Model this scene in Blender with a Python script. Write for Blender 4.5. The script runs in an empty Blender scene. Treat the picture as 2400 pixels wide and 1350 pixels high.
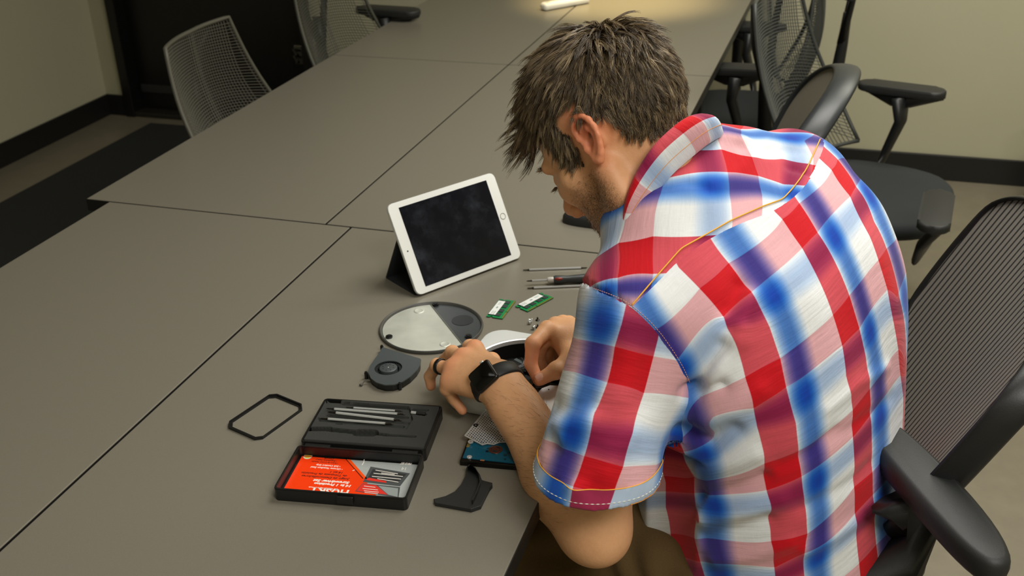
import bpy, bmesh, math, random
import numpy as np
from mathutils import Vector, Matrix, Euler
from mathutils.bvhtree import BVHTree
random.seed(7); rng = np.random.default_rng(7)
scene = bpy.context.scene
COL = scene.collection
PI = math.pi
# ---------------------------------------------------------------- camera
CAM_F, CAM_PITCH, CAM_ROLL, CAM_YAW = 2532.6, 0.469139, -0.030885, -0.318309
CZ, TZ = 1.615, 0.735            # camera height, table top height
_cy, _sy = math.cos(CAM_YAW), math.sin(CAM_YAW)
FW = np.array([_sy*math.cos(CAM_PITCH), _cy*math.cos(CAM_PITCH), -math.sin(CAM_PITCH)])
_r0 = np.cross(FW, [0, 0, 1]); _r0 /= np.linalg.norm(_r0); _u0 = np.cross(_r0, FW)
RT = math.cos(CAM_ROLL)*_r0 + math.sin(CAM_ROLL)*_u0
UP = -math.sin(CAM_ROLL)*_r0 + math.cos(CAM_ROLL)*_u0
CPOS = np.array([0, 0, CZ])
cam = bpy.data.cameras.new('camera'); cam_ob = bpy.data.objects.new('camera', cam); COL.objects.link(cam_ob)
cam.sensor_width = 36; cam.lens = CAM_F*36/2400; cam.clip_start = .05; cam.clip_end = 50
cam.dof.use_dof = True; cam.dof.focus_distance = 1.42; cam.dof.aperture_fstop = 9.0
cam_ob.matrix_world = Matrix(((RT[0], UP[0], -FW[0], 0), (RT[1], UP[1], -FW[1], 0), (RT[2], UP[2], -FW[2], CZ), (0, 0, 0, 1)))
scene.camera = cam_ob
def W(x, y, z):                  # point of the photograph on the horizontal plane z
    d = FW*CAM_F + RT*(x-1200) + UP*(675-y)
    return d*((z-CZ)/d[2]) + CPOS
def WD(x, y, D):                 # point of the photograph at distance D
    d = FW*CAM_F + RT*(x-1200) + UP*(675-y)
    return d/np.linalg.norm(d)*D + CPOS
# ---------------------------------------------------------------- light
scene.view_settings.view_transform = 'Standard'; scene.view_settings.look = 'None'
scene.view_settings.exposure = 0.25; scene.view_settings.gamma = 1.0
world = bpy.data.worlds.new('room_air'); scene.world = world; world.use_nodes = True
world.node_tree.nodes['Background'].inputs[0].default_value = (1.0, .93, .80, 1)
world.node_tree.nodes['Background'].inputs[1].default_value = 0.03
def area(name, loc, size, sy, power, col, rot=(0, 0, 0), spread=180):
    l = bpy.data.lights.new(name, 'AREA'); l.shape = 'RECTANGLE'; l.size = size; l.size_y = sy
    l.energy = power; l.color = col; l.spread = math.radians(spread)
    o = bpy.data.objects.new(name, l); o.location = loc; o.rotation_euler = rot; COL.objects.link(o); return o
area('panel_or_fill_light', (.10, 2.05, 2.70), 1.0, 1.0, 33, (1.0, .975, .90))
area('panel_or_fill_light', (.75, 3.40, 2.70), 1.2, .6, 27, (1.0, .965, .82))
area('panel_or_fill_light', (1.0, -.1, 2.70), 1.2, .9, 42, (1.0, .97, .90))  # added fill light beside the camera, brightens the shirt back and near arm
area('panel_or_fill_light', (-1.2, -.6, 2.70), 1.2, .6, 4, (1.0, .96, .88))
sp = bpy.data.lights.new('warm_downlight', 'SPOT'); sp.energy = 330; sp.color = (1.0, .76, .36); sp.spot_size = math.radians(27); sp.spot_blend = 1.0; sp.shadow_soft_size = .05
spo = bpy.data.objects.new('warm_downlight', sp); spo.location = (-.86, 4.02, 2.6); COL.objects.link(spo)
# ---------------------------------------------------------------- helpers
def tag(o, label=None, cat=None, group=None, kind=None):
    if label: o['label'] = label
    if cat: o['category'] = cat
    if group: o['group'] = group
    if kind: o['kind'] = kind
    return o
def thing(name, label, cat, loc=(0, 0, 0), rotz=0, group=None):
    o = bpy.data.objects.new(name, None); o.empty_display_size = .05; COL.objects.link(o)
    o.location = loc; o.rotation_euler = (0, 0, rotz)
    return tag(o, label, cat, group)
def obj(name, me, mat, parent=None, smooth=False, local=True):
    """me: mesh or bmesh. The mesh is in the parent's local frame (or world if local=False)."""
    if isinstance(me, bmesh.types.BMesh):
        bm = me; me = bpy.data.meshes.new(name); bmesh.ops.recalc_face_normals(bm, faces=bm.faces[:]) if not bm.get('keep') else None
        bm.to_mesh(me); bm.free()
    o = bpy.data.objects.new(name, me); COL.objects.link(o)
    mats = mat if isinstance(mat, (list, tuple)) else [mat]
    for m in mats: me.materials.append(m)
    if smooth:
        me.polygons.foreach_set('use_smooth', [True]*len(me.polygons))
    if parent is not None:
        o.parent = parent
        if not local:
            bpy.context.view_layer.update()
            o.matrix_parent_inverse = parent.matrix_world.inverted()
    return o
class BM:
    """small wrapper that collects shapes into one bmesh"""
    def __init__(s): s.b = bmesh.new()
    def get(s, k): return False
    def box(s, c, d, rot=None, bev=0, seg=2):
        r = bmesh.ops.create_cube(s.b, size=1)
        vs = r['verts']
        M = Matrix.Translation(Vector(c)) @ (rot.to_4x4() if rot is not None else Matrix.Identity(4)) @ Matrix.Diagonal((d[0], d[1], d[2], 1))
        bmesh.ops.transform(s.b, matrix=M, verts=vs)
        if bev:
            es = list({e for v in vs for e in v.link_edges})
            bmesh.ops.bevel(s.b, geom=es, offset=bev, segments=seg, affect='EDGES', profile=.5)
        return s
    def cyl(s, a, b, r, r2=None, n=20, cap=True):
        a = Vector(a); b = Vector(b); d = b-a; L = d.length
        q = Vector((0, 0, 1)).rotation_difference(d.normalized())
        M = Matrix.Translation((a+b)/2) @ q.to_matrix().to_4x4()
        bmesh.ops.create_cone(s.b, cap_ends=cap, segments=n, radius1=r, radius2=r if r2 is None else r2, depth=L, matrix=M)
        return s
    def sph(s, c, r, sc=(1, 1, 1), n=20, rot=None):
        M = Matrix.Translation(Vector(c)) @ (rot.to_4x4() if rot is not None else Matrix.Identity(4)) @ Matrix.Diagonal((sc[0], sc[1], sc[2], 1))
        bmesh.ops.create_uvsphere(s.b, u_segments=n, v_segments=max(6, n//2), radius=r, matrix=M); return s
    def tube(s, pts, r, n=10, closed=False, flat=None, up=(0, 0, 1)):
        """round (or flattened) tube along points; r number or list; flat=(a,b) radii multipliers"""
        P = [Vector(p) for p in pts]; m = len(P); rings = []
        rr = r if isinstance(r, (list, tuple)) else [r]*m
        fa, fb = flat if flat else (1, 1)
        prev = None
        for i, p in enumerate(P):
            t = (P[(i+1) % m]-P[i-1]) if closed else (P[min(i+1, m-1)]-P[max(i-1, 0)])
            t.normalize()
            if flat or prev is None:
                x = t.cross(Vector(up))
                if x.length < 1e-4: x = t.cross(Vector((1, 0, 0)))
            else: x = prev-t*prev.dot(t)
            x.normalize(); prev = x; y = t.cross(x).normalized()
            rings.append([s.b.verts.new(p+x*math.cos(a)*rr[i]*fa+y*math.sin(a)*rr[i]*fb) for a in [2*PI*k/n for k in range(n)]])
        for i in range(m if closed else m-1):
            A = rings[i]; B = rings[(i+1) % m]
            for k in range(n): s.b.faces.new((A[k], A[(k+1) % n], B[(k+1) % n], B[k]))
        if not closed:
            s.b.faces.new(rings[0][::-1]); s.b.faces.new(rings[-1])
        return s
    def prism(s, poly, z0, z1, M=None, bev=0, seg=2):
        """poly: list of (x,y); extruded between z0 and z1, mapped by matrix M"""
        M = M or Matrix.Identity(4)
        lo = [s.b.verts.new(M @ Vector((x, y, z0))) for x, y in poly]
        hi = [s.b.verts.new(M @ Vector((x, y, z1))) for x, y in poly]
        n = len(poly); fs = [s.b.faces.new(lo[::-1]), s.b.faces.new(hi)]
        for i in range(n): fs.append(s.b.faces.new((lo[i], lo[(i+1) % n], hi[(i+1) % n], hi[i])))
        if bev:
            bmesh.ops.bevel(s.b, geom=list(fs[1].edges)+list(fs[0].edges), offset=bev, segments=seg, affect='EDGES', profile=.5)
        return s
    def ring(s, outer, inner, z0, z1, M=None):
        """frame between two polylines of equal length"""
        M = M or Matrix.Identity(4); n = len(outer)
        V = [[s.b.verts.new(M @ Vector((x, y, z))) for x, y in pl] for z in (z0, z1) for pl in (outer, inner)]
        ol, il, oh, ih = V
        for i in range(n):
            j = (i+1) % n
            for a, b, c, d in ((ol, ol, oh, oh), (ih, ih, il, il), (oh, oh, ih, ih), (il, il, ol, ol)):
                s.b.faces.new((a[i], b[j], c[j], d[i]))
        return s
    def lathe(s, prof, n=48, M=None, a0=0, a1=2*PI):
        M = M or Matrix.Identity(4); full = abs(a1-a0-2*PI) < 1e-6
        rings = []
        for k in range(n if full else n+1):
            a = a0+(a1-a0)*k/n
            rings.append([s.b.verts.new(M @ Vector((r*math.cos(a), r*math.sin(a), z))) for r, z in prof])
        for k in range(n):
            A = rings[k]; B = rings[(k+1) % len(rings)]
            for i in range(len(prof)-1):
                try: s.b.faces.new((A[i], B[i], B[i+1], A[i+1]))
                except ValueError: pass
        return s
    def grid(s, P):
        """P[i][j] points"""
        V = [[s.b.verts.new(p) for p in row] for row in P]
        for i in range(len(V)-1):
            for j in range(len(V[0])-1): s.b.faces.new((V[i][j], V[i+1][j], V[i+1][j+1], V[i][j+1]))
        return s
    def obj(s, name, mat, parent=None, smooth=False, local=True, merge=0):
        if merge: bmesh.ops.remove_doubles(s.b, verts=s.b.verts[:], dist=merge)
        bmesh.ops.recalc_face_normals(s.b, faces=s.b.faces[:])
        me = bpy.data.meshes.new(name); s.b.to_mesh(me); s.b.free()
        if smooth == 'auto':
            try:
                me.polygons.foreach_set('use_smooth', [True]*len(me.polygons))
                me.set_sharp_from_angle(angle=math.radians(35))
            except Exception: pass
            smooth = False
        return obj(name, me, mat, parent, smooth, local)
def np_mesh(name, V, Q, mat, parent=None, smooth=True, attrs=None):
    me = bpy.data.meshes.new(name); V = np.ascontiguousarray(V, np.float32); Q = np.ascontiguousarray(Q, np.int32)
    k = Q.shape[1]
    me.vertices.add(len(V)); me.vertices.foreach_set('co', V.ravel())
    me.loops.add(Q.size); me.loops.foreach_set('vertex_index', Q.ravel())
    me.polygons.add(len(Q)); me.polygons.foreach_set('loop_start', np.arange(0, Q.size, k, dtype=np.int32))
    me.polygons.foreach_set('loop_total', np.full(len(Q), k, np.int32))
    if smooth: me.polygons.foreach_set('use_smooth', np.ones(len(Q), bool))
    me.update(calc_edges=True)
    for n, (ty, arr) in (attrs or {}).items():
        a = me.attributes.new(n, ty, 'POINT')
        a.data.foreach_set('value' if ty == 'FLOAT' else 'vector', np.ascontiguousarray(arr, np.float32).ravel())
    o = bpy.data.objects.new(name, me); COL.objects.link(o)
    for m in (mat if isinstance(mat, (list, tuple)) else [mat]): me.materials.append(m)
    if parent is not None: o.parent = parent
    return o
def srgb(h):
    if isinstance(h, str): c = [int(h[i:i+2], 16)/255 for i in (0, 2, 4)]
    else: c = [x/255 for x in h]
    return tuple(x/12.92 if x <= .04045 else ((x+.055)/1.055)**2.4 for x in c)+(1,)
# ---------------------------------------------------------------- materials
class NT:
    def __init__(s, name):
        s.m = bpy.data.materials.new(name); s.m.use_nodes = True; s.t = s.m.node_tree; s.p = s.t.nodes['Principled BSDF']
    def n(s, ty, **kw):
        nd = s.t.nodes.new(ty)
        for k, v in kw.items():
            if k.startswith('i_'):
                key = k[2:]; key = int(key) if key.isdigit() else key.replace('_', ' ')
                s.set(nd.inputs[key], v)
            else: setattr(nd, k, v)
        return nd
    def set(s, sock, v):
        if isinstance(v, bpy.types.NodeSocket): s.t.links.new(v, sock)
        elif isinstance(v, bpy.types.Node): s.t.links.new(v.outputs[0], sock)
        else: sock.default_value = v
    def math(s, op, a, b=0, c=None, clamp=False):
        nd = s.t.nodes.new('ShaderNodeMath'); nd.operation = op; nd.use_clamp = clamp
        s.set(nd.inputs[0], a); s.set(nd.inputs[1], b)
        if c is not None: s.set(nd.inputs[2], c)
        return nd.outputs[0]
    def mix(s, f, a, b, mode='MIX'):
        nd = s.t.nodes.new('ShaderNodeMix'); nd.data_type = 'RGBA'; nd.blend_type = mode
        s.set(nd.inputs[0], f); s.set(nd.inputs[6], a); s.set(nd.inputs[7], b); return nd.outputs[2]
    def ramp(s, f, stops, interp='LINEAR'):
        nd = s.t.nodes.new('ShaderNodeValToRGB'); s.set(nd.inputs[0], f); cr = nd.color_ramp; cr.interpolation = interp
        while len(cr.elements) < len(stops): cr.elements.new(.5)
        for e, (p, c) in zip(cr.elements, stops): e.position = p; e.color = c if len(c) == 4 else tuple(c)+(1,)
        return nd.outputs[0]
    def noise(s, scale, detail=2, rough=.5, vec=None):
        nd = s.n('ShaderNodeTexNoise'); nd.inputs['Scale'].default_value = scale; nd.inputs['Detail'].default_value = detail; nd.inputs['Roughness'].default_value = rough
        s.set(nd.inputs['Vector'], vec if vec is not None else s.coord()); return nd.outputs[0]
    def coord(s, which='Object'):
        nd = s.t.nodes.new('ShaderNodeTexCoord'); return nd.outputs[which]
    def bump(s, h, strength=.3, dist=.001, normal=None):
        nd = s.n('ShaderNodeBump'); nd.inputs['Strength'].default_value = strength; nd.inputs['Distance'].default_value = dist
        s.set(nd.inputs['Height'], h)
        if normal is not None: s.set(nd.inputs['Normal'], normal)
        return nd.outputs[0]
    def out(s, base=None, rough=None, metal=None, normal=None, **kw):
        if base is not None: s.set(s.p.inputs['Base Color'], base)
        if rough is not None: s.set(s.p.inputs['Roughness'], rough)
        if metal is not None: s.set(s.p.inputs['Metallic'], metal)
        if normal is not None: s.set(s.p.inputs['Normal'], normal)
        for k, v in kw.items(): s.set(s.p.inputs[k.replace('_', ' ')], v)
        return s.m
_mc = {}
def mat(name, col, rough=.5, metal=0, bump=0, bscale=300, var=0, vscale=20, spec=None, **kw):
    if name in _mc: return _mc[name]
    t = NT(name); c = srgb(col)
    base = c
    if var:
        n = t.noise(vscale, 4, .6); base = t.mix(n, tuple(x*(1-var) for x in c[:3])+(1,), tuple(min(1, x*(1+var)) for x in c[:3])+(1,))
    nm = t.bump(t.noise(bscale, 2), bump, .0006) if bump else None
    if spec is not None: kw['Specular_IOR_Level'] = spec
    _mc[name] = t.out(base, rough, metal, nm, **kw); return _mc[name]
# ---------------------------------------------------------------- signed distance modelling
class SDF:
    """numpy distance field on a regular grid, meshed with surface nets"""
    def __init__(s, lo, hi, h):
        s.lo = np.array(lo, float); s.h = h; s.n = np.ceil((np.array(hi)-s.lo)/h).astype(int)+1
        s.F = np.full(s.n, 1.0, np.float32)
    def sub(s, lo, hi):
        i0 = np.clip(np.floor((np.array(lo)-s.lo)/s.h).astype(int), 0, s.n-1); i1 = np.clip(np.ceil((np.array(hi)-s.lo)/s.h).astype(int)+1, 1, s.n)
        if (i1 <= i0).any(): return None, None
        ax = [(s.lo[k]+s.h*np.arange(i0[k], i1[k])).astype(np.float32) for k in range(3)]
        X, Y, Z = np.meshgrid(*ax, indexing='ij')
        return (slice(i0[0], i1[0]), slice(i0[1], i1[1]), slice(i0[2], i1[2])), (X, Y, Z)
    def add(s, fn, lo, hi, k=.01, op='u'):
        m = k+2*s.h
        sl, G = s.sub(np.array(lo)-m, np.array(hi)+m)
        if sl is None: return s
        d = fn(*G); A = s.F[sl]
        if op == 'u':
            if k > 0:
                hh = np.clip(k-np.abs(A-d), 0, None)/k; s.F[sl] = np.minimum(A, d)-hh*hh*k*.25
            else: s.F[sl] = np.minimum(A, d)
        else:
            if k > 0:
                hh = np.clip(k-np.abs(A+d), 0, None)/k; s.F[sl] = np.maximum(A, -d)+hh*hh*k*.25
            else: s.F[sl] = np.maximum(A, -d)
        return s
    def cone(s, a, b, ra, rb, k=.01, op='u'):
        a = np.array(a, float); b = np.array(b, float); ba = b-a; L2 = ba@ba
        def f(X, Y, Z):
            px, py, pz = X-a[0], Y-a[1], Z-a[2]
            t = np.clip((px*ba[0]+py*ba[1]+pz*ba[2])/L2, 0, 1)
            return np.sqrt((px-t*ba[0])**2+(py-t*ba[1])**2+(pz-t*ba[2])**2)-(ra+(rb-ra)*t)
        R = max(ra, rb); return s.add(f, np.minimum(a, b)-R, np.maximum(a, b)+R, k, op)
    def chain(s, pts, rad, k=.006):
        for i in range(len(pts)-1): s.cone(pts[i], pts[i+1], rad[i], rad[i+1], k)
        return s
    def ell(s, c, r, A=None, k=.01, op='u'):
        """ellipsoid; A rows = axes"""
        c = np.array(c, float); A = np.eye(3) if A is None else np.array(A); r = np.array(r, float)
        def f(X, Y, Z):
            p = (X-c[0], Y-c[1], Z-c[2]); q = [(A[i][0]*p[0]+A[i][1]*p[1]+A[i][2]*p[2])/r[i] for i in range(3)]
            k0 = np.sqrt(q[0]**2+q[1]**2+q[2]**2); k1 = np.sqrt((q[0]/r[0])**2+(q[1]/r[1])**2+(q[2]/r[2])**2)+1e-9
            return k0*(k0-1)/k1
        R = r.max(); return s.add(f, c-R, c+R, k, op)
    def mesh(s):
        F = s.F; n = np.array(F.shape); S = F < 0
        c = np.zeros(n-1, np.int8)
        for i in (0, 1):
            for j in (0, 1):
                for k in (0, 1): c += S[i:n[0]-1+i, j:n[1]-1+j, k:n[2]-1+k]
        I = np.argwhere((c > 0) & (c < 8)); idx = np.full(n-1, -1, np.int32); idx[tuple(I.T)] = np.arange(len(I))
        acc = np.zeros((len(I), 3)); cnt = np.zeros(len(I))
        for ax in range(3):
            o = [(0, 0), (0, 1), (1, 0), (1, 1)]; e = np.eye(3, dtype=int)[ax]; oth = [q for q in range(3) if q != ax]
            for a, b in o:
                d = np.zeros(3, int); d[oth[0]] = a; d[oth[1]] = b
                f0 = F[tuple((I+d).T)]; f1 = F[tuple((I+d+e).T)]; m = (f0 < 0) != (f1 < 0)
                t = np.where(m, f0/np.where(m, f0-f1, 1), 0)
                P = d+t[:, None]*e; acc[m] += P[m]; cnt[m] += 1
        V = s.lo+(I+acc/cnt[:, None])*s.h
        Q = []
        for ax in range(3):
            e = np.eye(3, dtype=int)[ax]; b, cc = [(1, 2), (2, 0), (0, 1)][ax]
            hi = n.copy(); hi[ax] -= 1
            sl0 = tuple(slice(0, hi[k]) for k in range(3)); sl1 = tuple(slice(e[k], hi[k]+e[k]) for k in range(3))
            ed = S[sl0] != S[sl1]; E = np.argwhere(ed); E = E[(E[:, b] > 0) & (E[:, cc] > 0) & (E[:, b] < n[b]-1) & (E[:, cc] < n[cc]-1)]
            fl = S[tuple(E.T)]
            eb = np.eye(3, dtype=int)[b]; ec = np.eye(3, dtype=int)[cc]
            q = np.stack([idx[tuple((E-eb-ec).T)], idx[tuple((E-ec).T)], idx[tuple(E.T)], idx[tuple((E-eb).T)]], 1)
            q[~fl] = q[~fl][:, ::-1]; Q.append(q)
        return V, np.concatenate(Q)
def smooth_mesh(V, Q, it=2, w=.5):
    a = np.concatenate([Q[:, [0, 1]], Q[:, [1, 2]], Q[:, [2, 3]], Q[:, [3, 0]]]); n = len(V)
    for _ in range(it):
        S = np.zeros_like(V); C = np.zeros(n)
        for i, j in ((0, 1), (1, 0)):
            for d in range(3): S[:, d] += np.bincount(a[:, i], V[a[:, j], d], n)
            C += np.bincount(a[:, i], minlength=n)
        V = V*(1-w)+w*S/np.maximum(C, 1)[:, None]
    return V
def rbf(P, vals, smooth=0.0):
    """interpolant over 3-D points: kernel |r| plus an affine part"""
    P = np.asarray(P, float); vals = np.asarray(vals, float); n = len(P)
    K = np.linalg.norm(P[:, None]-P[None], axis=2)+np.eye(n)*smooth
    T = np.hstack([np.ones((n, 1)), P]); A = np.block([[K, T], [T.T, np.zeros((4, 4))]])
    A += 0*A; sol = np.linalg.lstsq(A, np.vstack([vals.reshape(n, -1), np.zeros((4, vals.reshape(n, -1).shape[1]))]), rcond=None)[0]
    def f(X):
        out = np.hstack([np.ones((len(X), 1)), X])@sol[n:]
        for i in range(n): out += np.linalg.norm(X-P[i], axis=1)[:, None]*sol[i]
        return out
    return f
# ---------------------------------------------------------------- the room
XL, YB, XR, YF = -3.53, 4.37, 2.6, -1.6
def wallmat(name, col):
    t = NT(name); n = t.noise(3, 3); f = t.noise(90, 3, .7)
    c = srgb(col); base = t.mix(n, tuple(x*.93 for x in c[:3])+(1,), c)
    return t.out(base, .75, normal=t.bump(f, .15, .002))
M_wall = wallmat('painted_wall', (184, 180, 154))
t = NT('polished_concrete'); n1 = t.noise(1.3, 5, .6); n2 = t.noise(14, 5, .65)
M_floor = t.out(t.mix(t.math('MULTIPLY_ADD', n2, .5, t.math('MULTIPLY', n1, .5)), srgb((96, 88, 74)), srgb((142, 134, 116))), .42, normal=t.bump(n2, .08, .003))
M_base = mat('black_rubber_base', (22, 22, 21), .45)
def struct(name, bm, m): o = bm.obj(name, m); return tag(o, kind='structure')
struct('floor', BM().box(((XL+XR)/2, (YB+YF)/2, -.05), (XR-XL+.4, YB-YF+.4, .1)), M_floor)
struct('ceiling', BM().box(((XL+XR)/2, (YB+YF)/2, 2.8), (XR-XL+.4, YB-YF+.4, .1)), mat('ceiling_white', (205, 203, 195), .9))
struct('wall_left', BM().box((XL-.06, (YB+YF)/2, 1.38), (.12, YB-YF+.4, 2.76)), M_wall)
struct('wall_right', BM().box((XR+.06, (YB+YF)/2, 1.38), (.12, YB-YF+.4, 2.76)), M_wall)
struct('wall_front', BM().box(((XL+XR)/2, YF-.06, 1.38), (XR-XL, .12, 2.76)), M_wall)
DX0, DX1 = -3.415, -2.36     # doorway of the back wall
b = BM().box(((XL+DX0)/2, YB+.06, 1.38), (DX0-XL, .12, 2.76)).box(((DX1+XR)/2, YB+.06, 1.38), (XR-DX1, .12, 2.76)).box(((DX0+DX1)/2, YB+.06, 2.45), (DX1-DX0, .12, .62))
struct('wall_back', b, M_wall)
b = BM()
b.box((XL+.006, (YB+YF)/2, .052), (.012, YB-YF, .104), bev=.003)
struct('baseboard_left', b, M_base)
b = BM().box(((XL+DX0)/2+.005, YB-.006, .052), (DX0-XL-.012, .012, .104), bev=.003).box(((DX1+XR)/2, YB-.006, .052), (XR-DX1, .012, .104), bev=.003)
struct('baseboard_back', b, M_base)
M_door = mat('black_door_paint', (13, 13, 13), .38)
b = BM().box(((DX0+DX1)/2, YB+.075, 1.07), (DX1-DX0-.06, .045, 2.08), bev=.003)
door = struct('door_1', b, M_door)
b = BM()
for s_, x in ((1, DX0), (-1, DX1)): b.box((x+s_*.02, YB+.03, 1.07), (.05, .11, 2.14), bev=.004)
b.box(((DX0+DX1)/2, YB+.03, 2.12), (DX1-DX0, .11, .05), bev=.004)
b.obj('door_frame', M_door, door)
BM().box(((DX0+DX1)/2, YB+.035, .012), (DX1-DX0-.05, .1, .024), bev=.005).obj('threshold', mat('threshold_metal', (60, 58, 50), .4, .6), door)
BM().box(((DX0+DX1)/2, YB+.048, .13), (DX1-DX0-.12, .006, .04), bev=.002).obj('door_sweep', mat('door_sweep_grey', (40, 41, 42), .5), door)
b = BM()
for z in (.362, .331):
    b.cyl((DX1-.115, YB+.03, z+.008), (DX1-.075, YB-.005, z-.008), .007)
b.box((DX1-.095, YB+.045, .345), (.04, .02, .09), bev=.004)
b.obj('door_stop_bracket', mat('brushed_chrome', (150, 150, 145), .25, 1), door)
# floor runner mat along the left wall
t = NT('runner_fabric'); n = t.noise(400, 2); M_run = t.out(t.mix(n, srgb((16, 17, 16)), srgb((40, 41, 39))), .95, normal=t.bump(n, .6, .004))
o = BM().box((-2.62, 2.1, .006), (1.2, 4.32, .012), bev=.003).obj('floor_mat', M_run); tag(o, 'long black carpet runner on the floor beside the left wall', 'floor mat')
# ---------------------------------------------------------------- conference tables
t = NT('table_laminate'); n1 = t.noise(900, 2, .6); n2 = t.noise(2.5, 2)
M_lam = t.out(t.mix(n1, srgb((114, 109, 98)), srgb((128, 123, 111))), .34, normal=t.bump(n1, .06, .0004), Specular_IOR_Level=.45)
M_edge = mat('table_edge_black', (24, 23, 22), .45)
M_tleg = mat('table_steel_leg', (58, 58, 58), .35, .9)
def table(x0, x1, y0, y1, label):
    g = .0022; th = .028
    cx, cy = (x0+x1)/2, (y0+y1)/2; w, d = x1-x0-2*g, y1-y0-2*g
    r = thing('conference_table', label, 'table', (cx, cy, 0))
    BM().box((0, 0, TZ-th/2), (w, d, th), bev=.0016, seg=2).obj('tabletop', M_lam, r)
    # dark edge band standing a hair proud of the laminate sheet
    o_ = [(-w/2-.0012, -d/2-.0012), (w/2+.0012, -d/2-.0012), (w/2+.0012, d/2+.0012), (-w/2-.0012, d/2+.0012)]
    i_ = [(-w/2+.001, -d/2+.001), (w/2-.001, -d/2+.001), (w/2-.001, d/2-.001), (-w/2+.001, d/2-.001)]
    BM().ring(o_, i_, TZ-th, TZ-.0012).obj('edge_band', M_edge, r)
    for sx in (-1, 1):
        for sy in (-1, 1):
            BM().cyl((sx*(w/2-.05), sy*(d/2-.06), .02), (sx*(w/2-.05), sy*(d/2-.06), TZ-th), .022).cyl((sx*(w/2-.05), sy*(d/2-.06), 0), (sx*(w/2-.05), sy*(d/2-.06), .022), .03).obj('leg', M_tleg, r, smooth='auto')
    BM().box((0, 0, TZ-th-.02), (w-.1, .03, .038)).obj('cross_beam', M_tleg, r)
    return r
TB = [-1.592, -1.0045, -.389]; TFx = [-1.5295, -.9456, -.3252]; TY = [.60, 1.8314, 3.0794, 4.31]
table(TFx[0], TFx[1], TY[0], TY[1], 'bare conference table at the near left of the photo, nearest the runner mat')
table(TFx[1], TFx[2], TY[0], TY[1], 'conference table carrying the tablet and the tools, where the man works')
table(TB[0], TB[1], TY[1], TY[2], 'middle row conference table on the door side, below the grey mesh chair')
table(TB[1], TB[2], TY[1], TY[2], 'middle row conference table right behind the tablet and the man\'s head')
table(TB[0], TB[1], TY[2], TY[3], 'far row conference table on the door side, against the wall, with chair armrest over it')
table(TB[1], TB[2], TY[2], TY[3], 'far row conference table lit yellow behind the top of the man\'s head')
# ---------------------------------------------------------------- the man
FH = np.array([-.939, .344, 0.]); FH /= np.linalg.norm(FH); LH = np.array([-FH[1], FH[0], 0.])   # forward, his left (towards the camera)
OB = np.array([-.15, 1.32, 0.])
def B(s, l, z): return OB+FH*s+LH*l+np.array([0, 0, z])
man = thing('person', 'man in plaid short-sleeved shirt bending over the opened computer on the table', 'person', (0, 0, 0))
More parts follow.
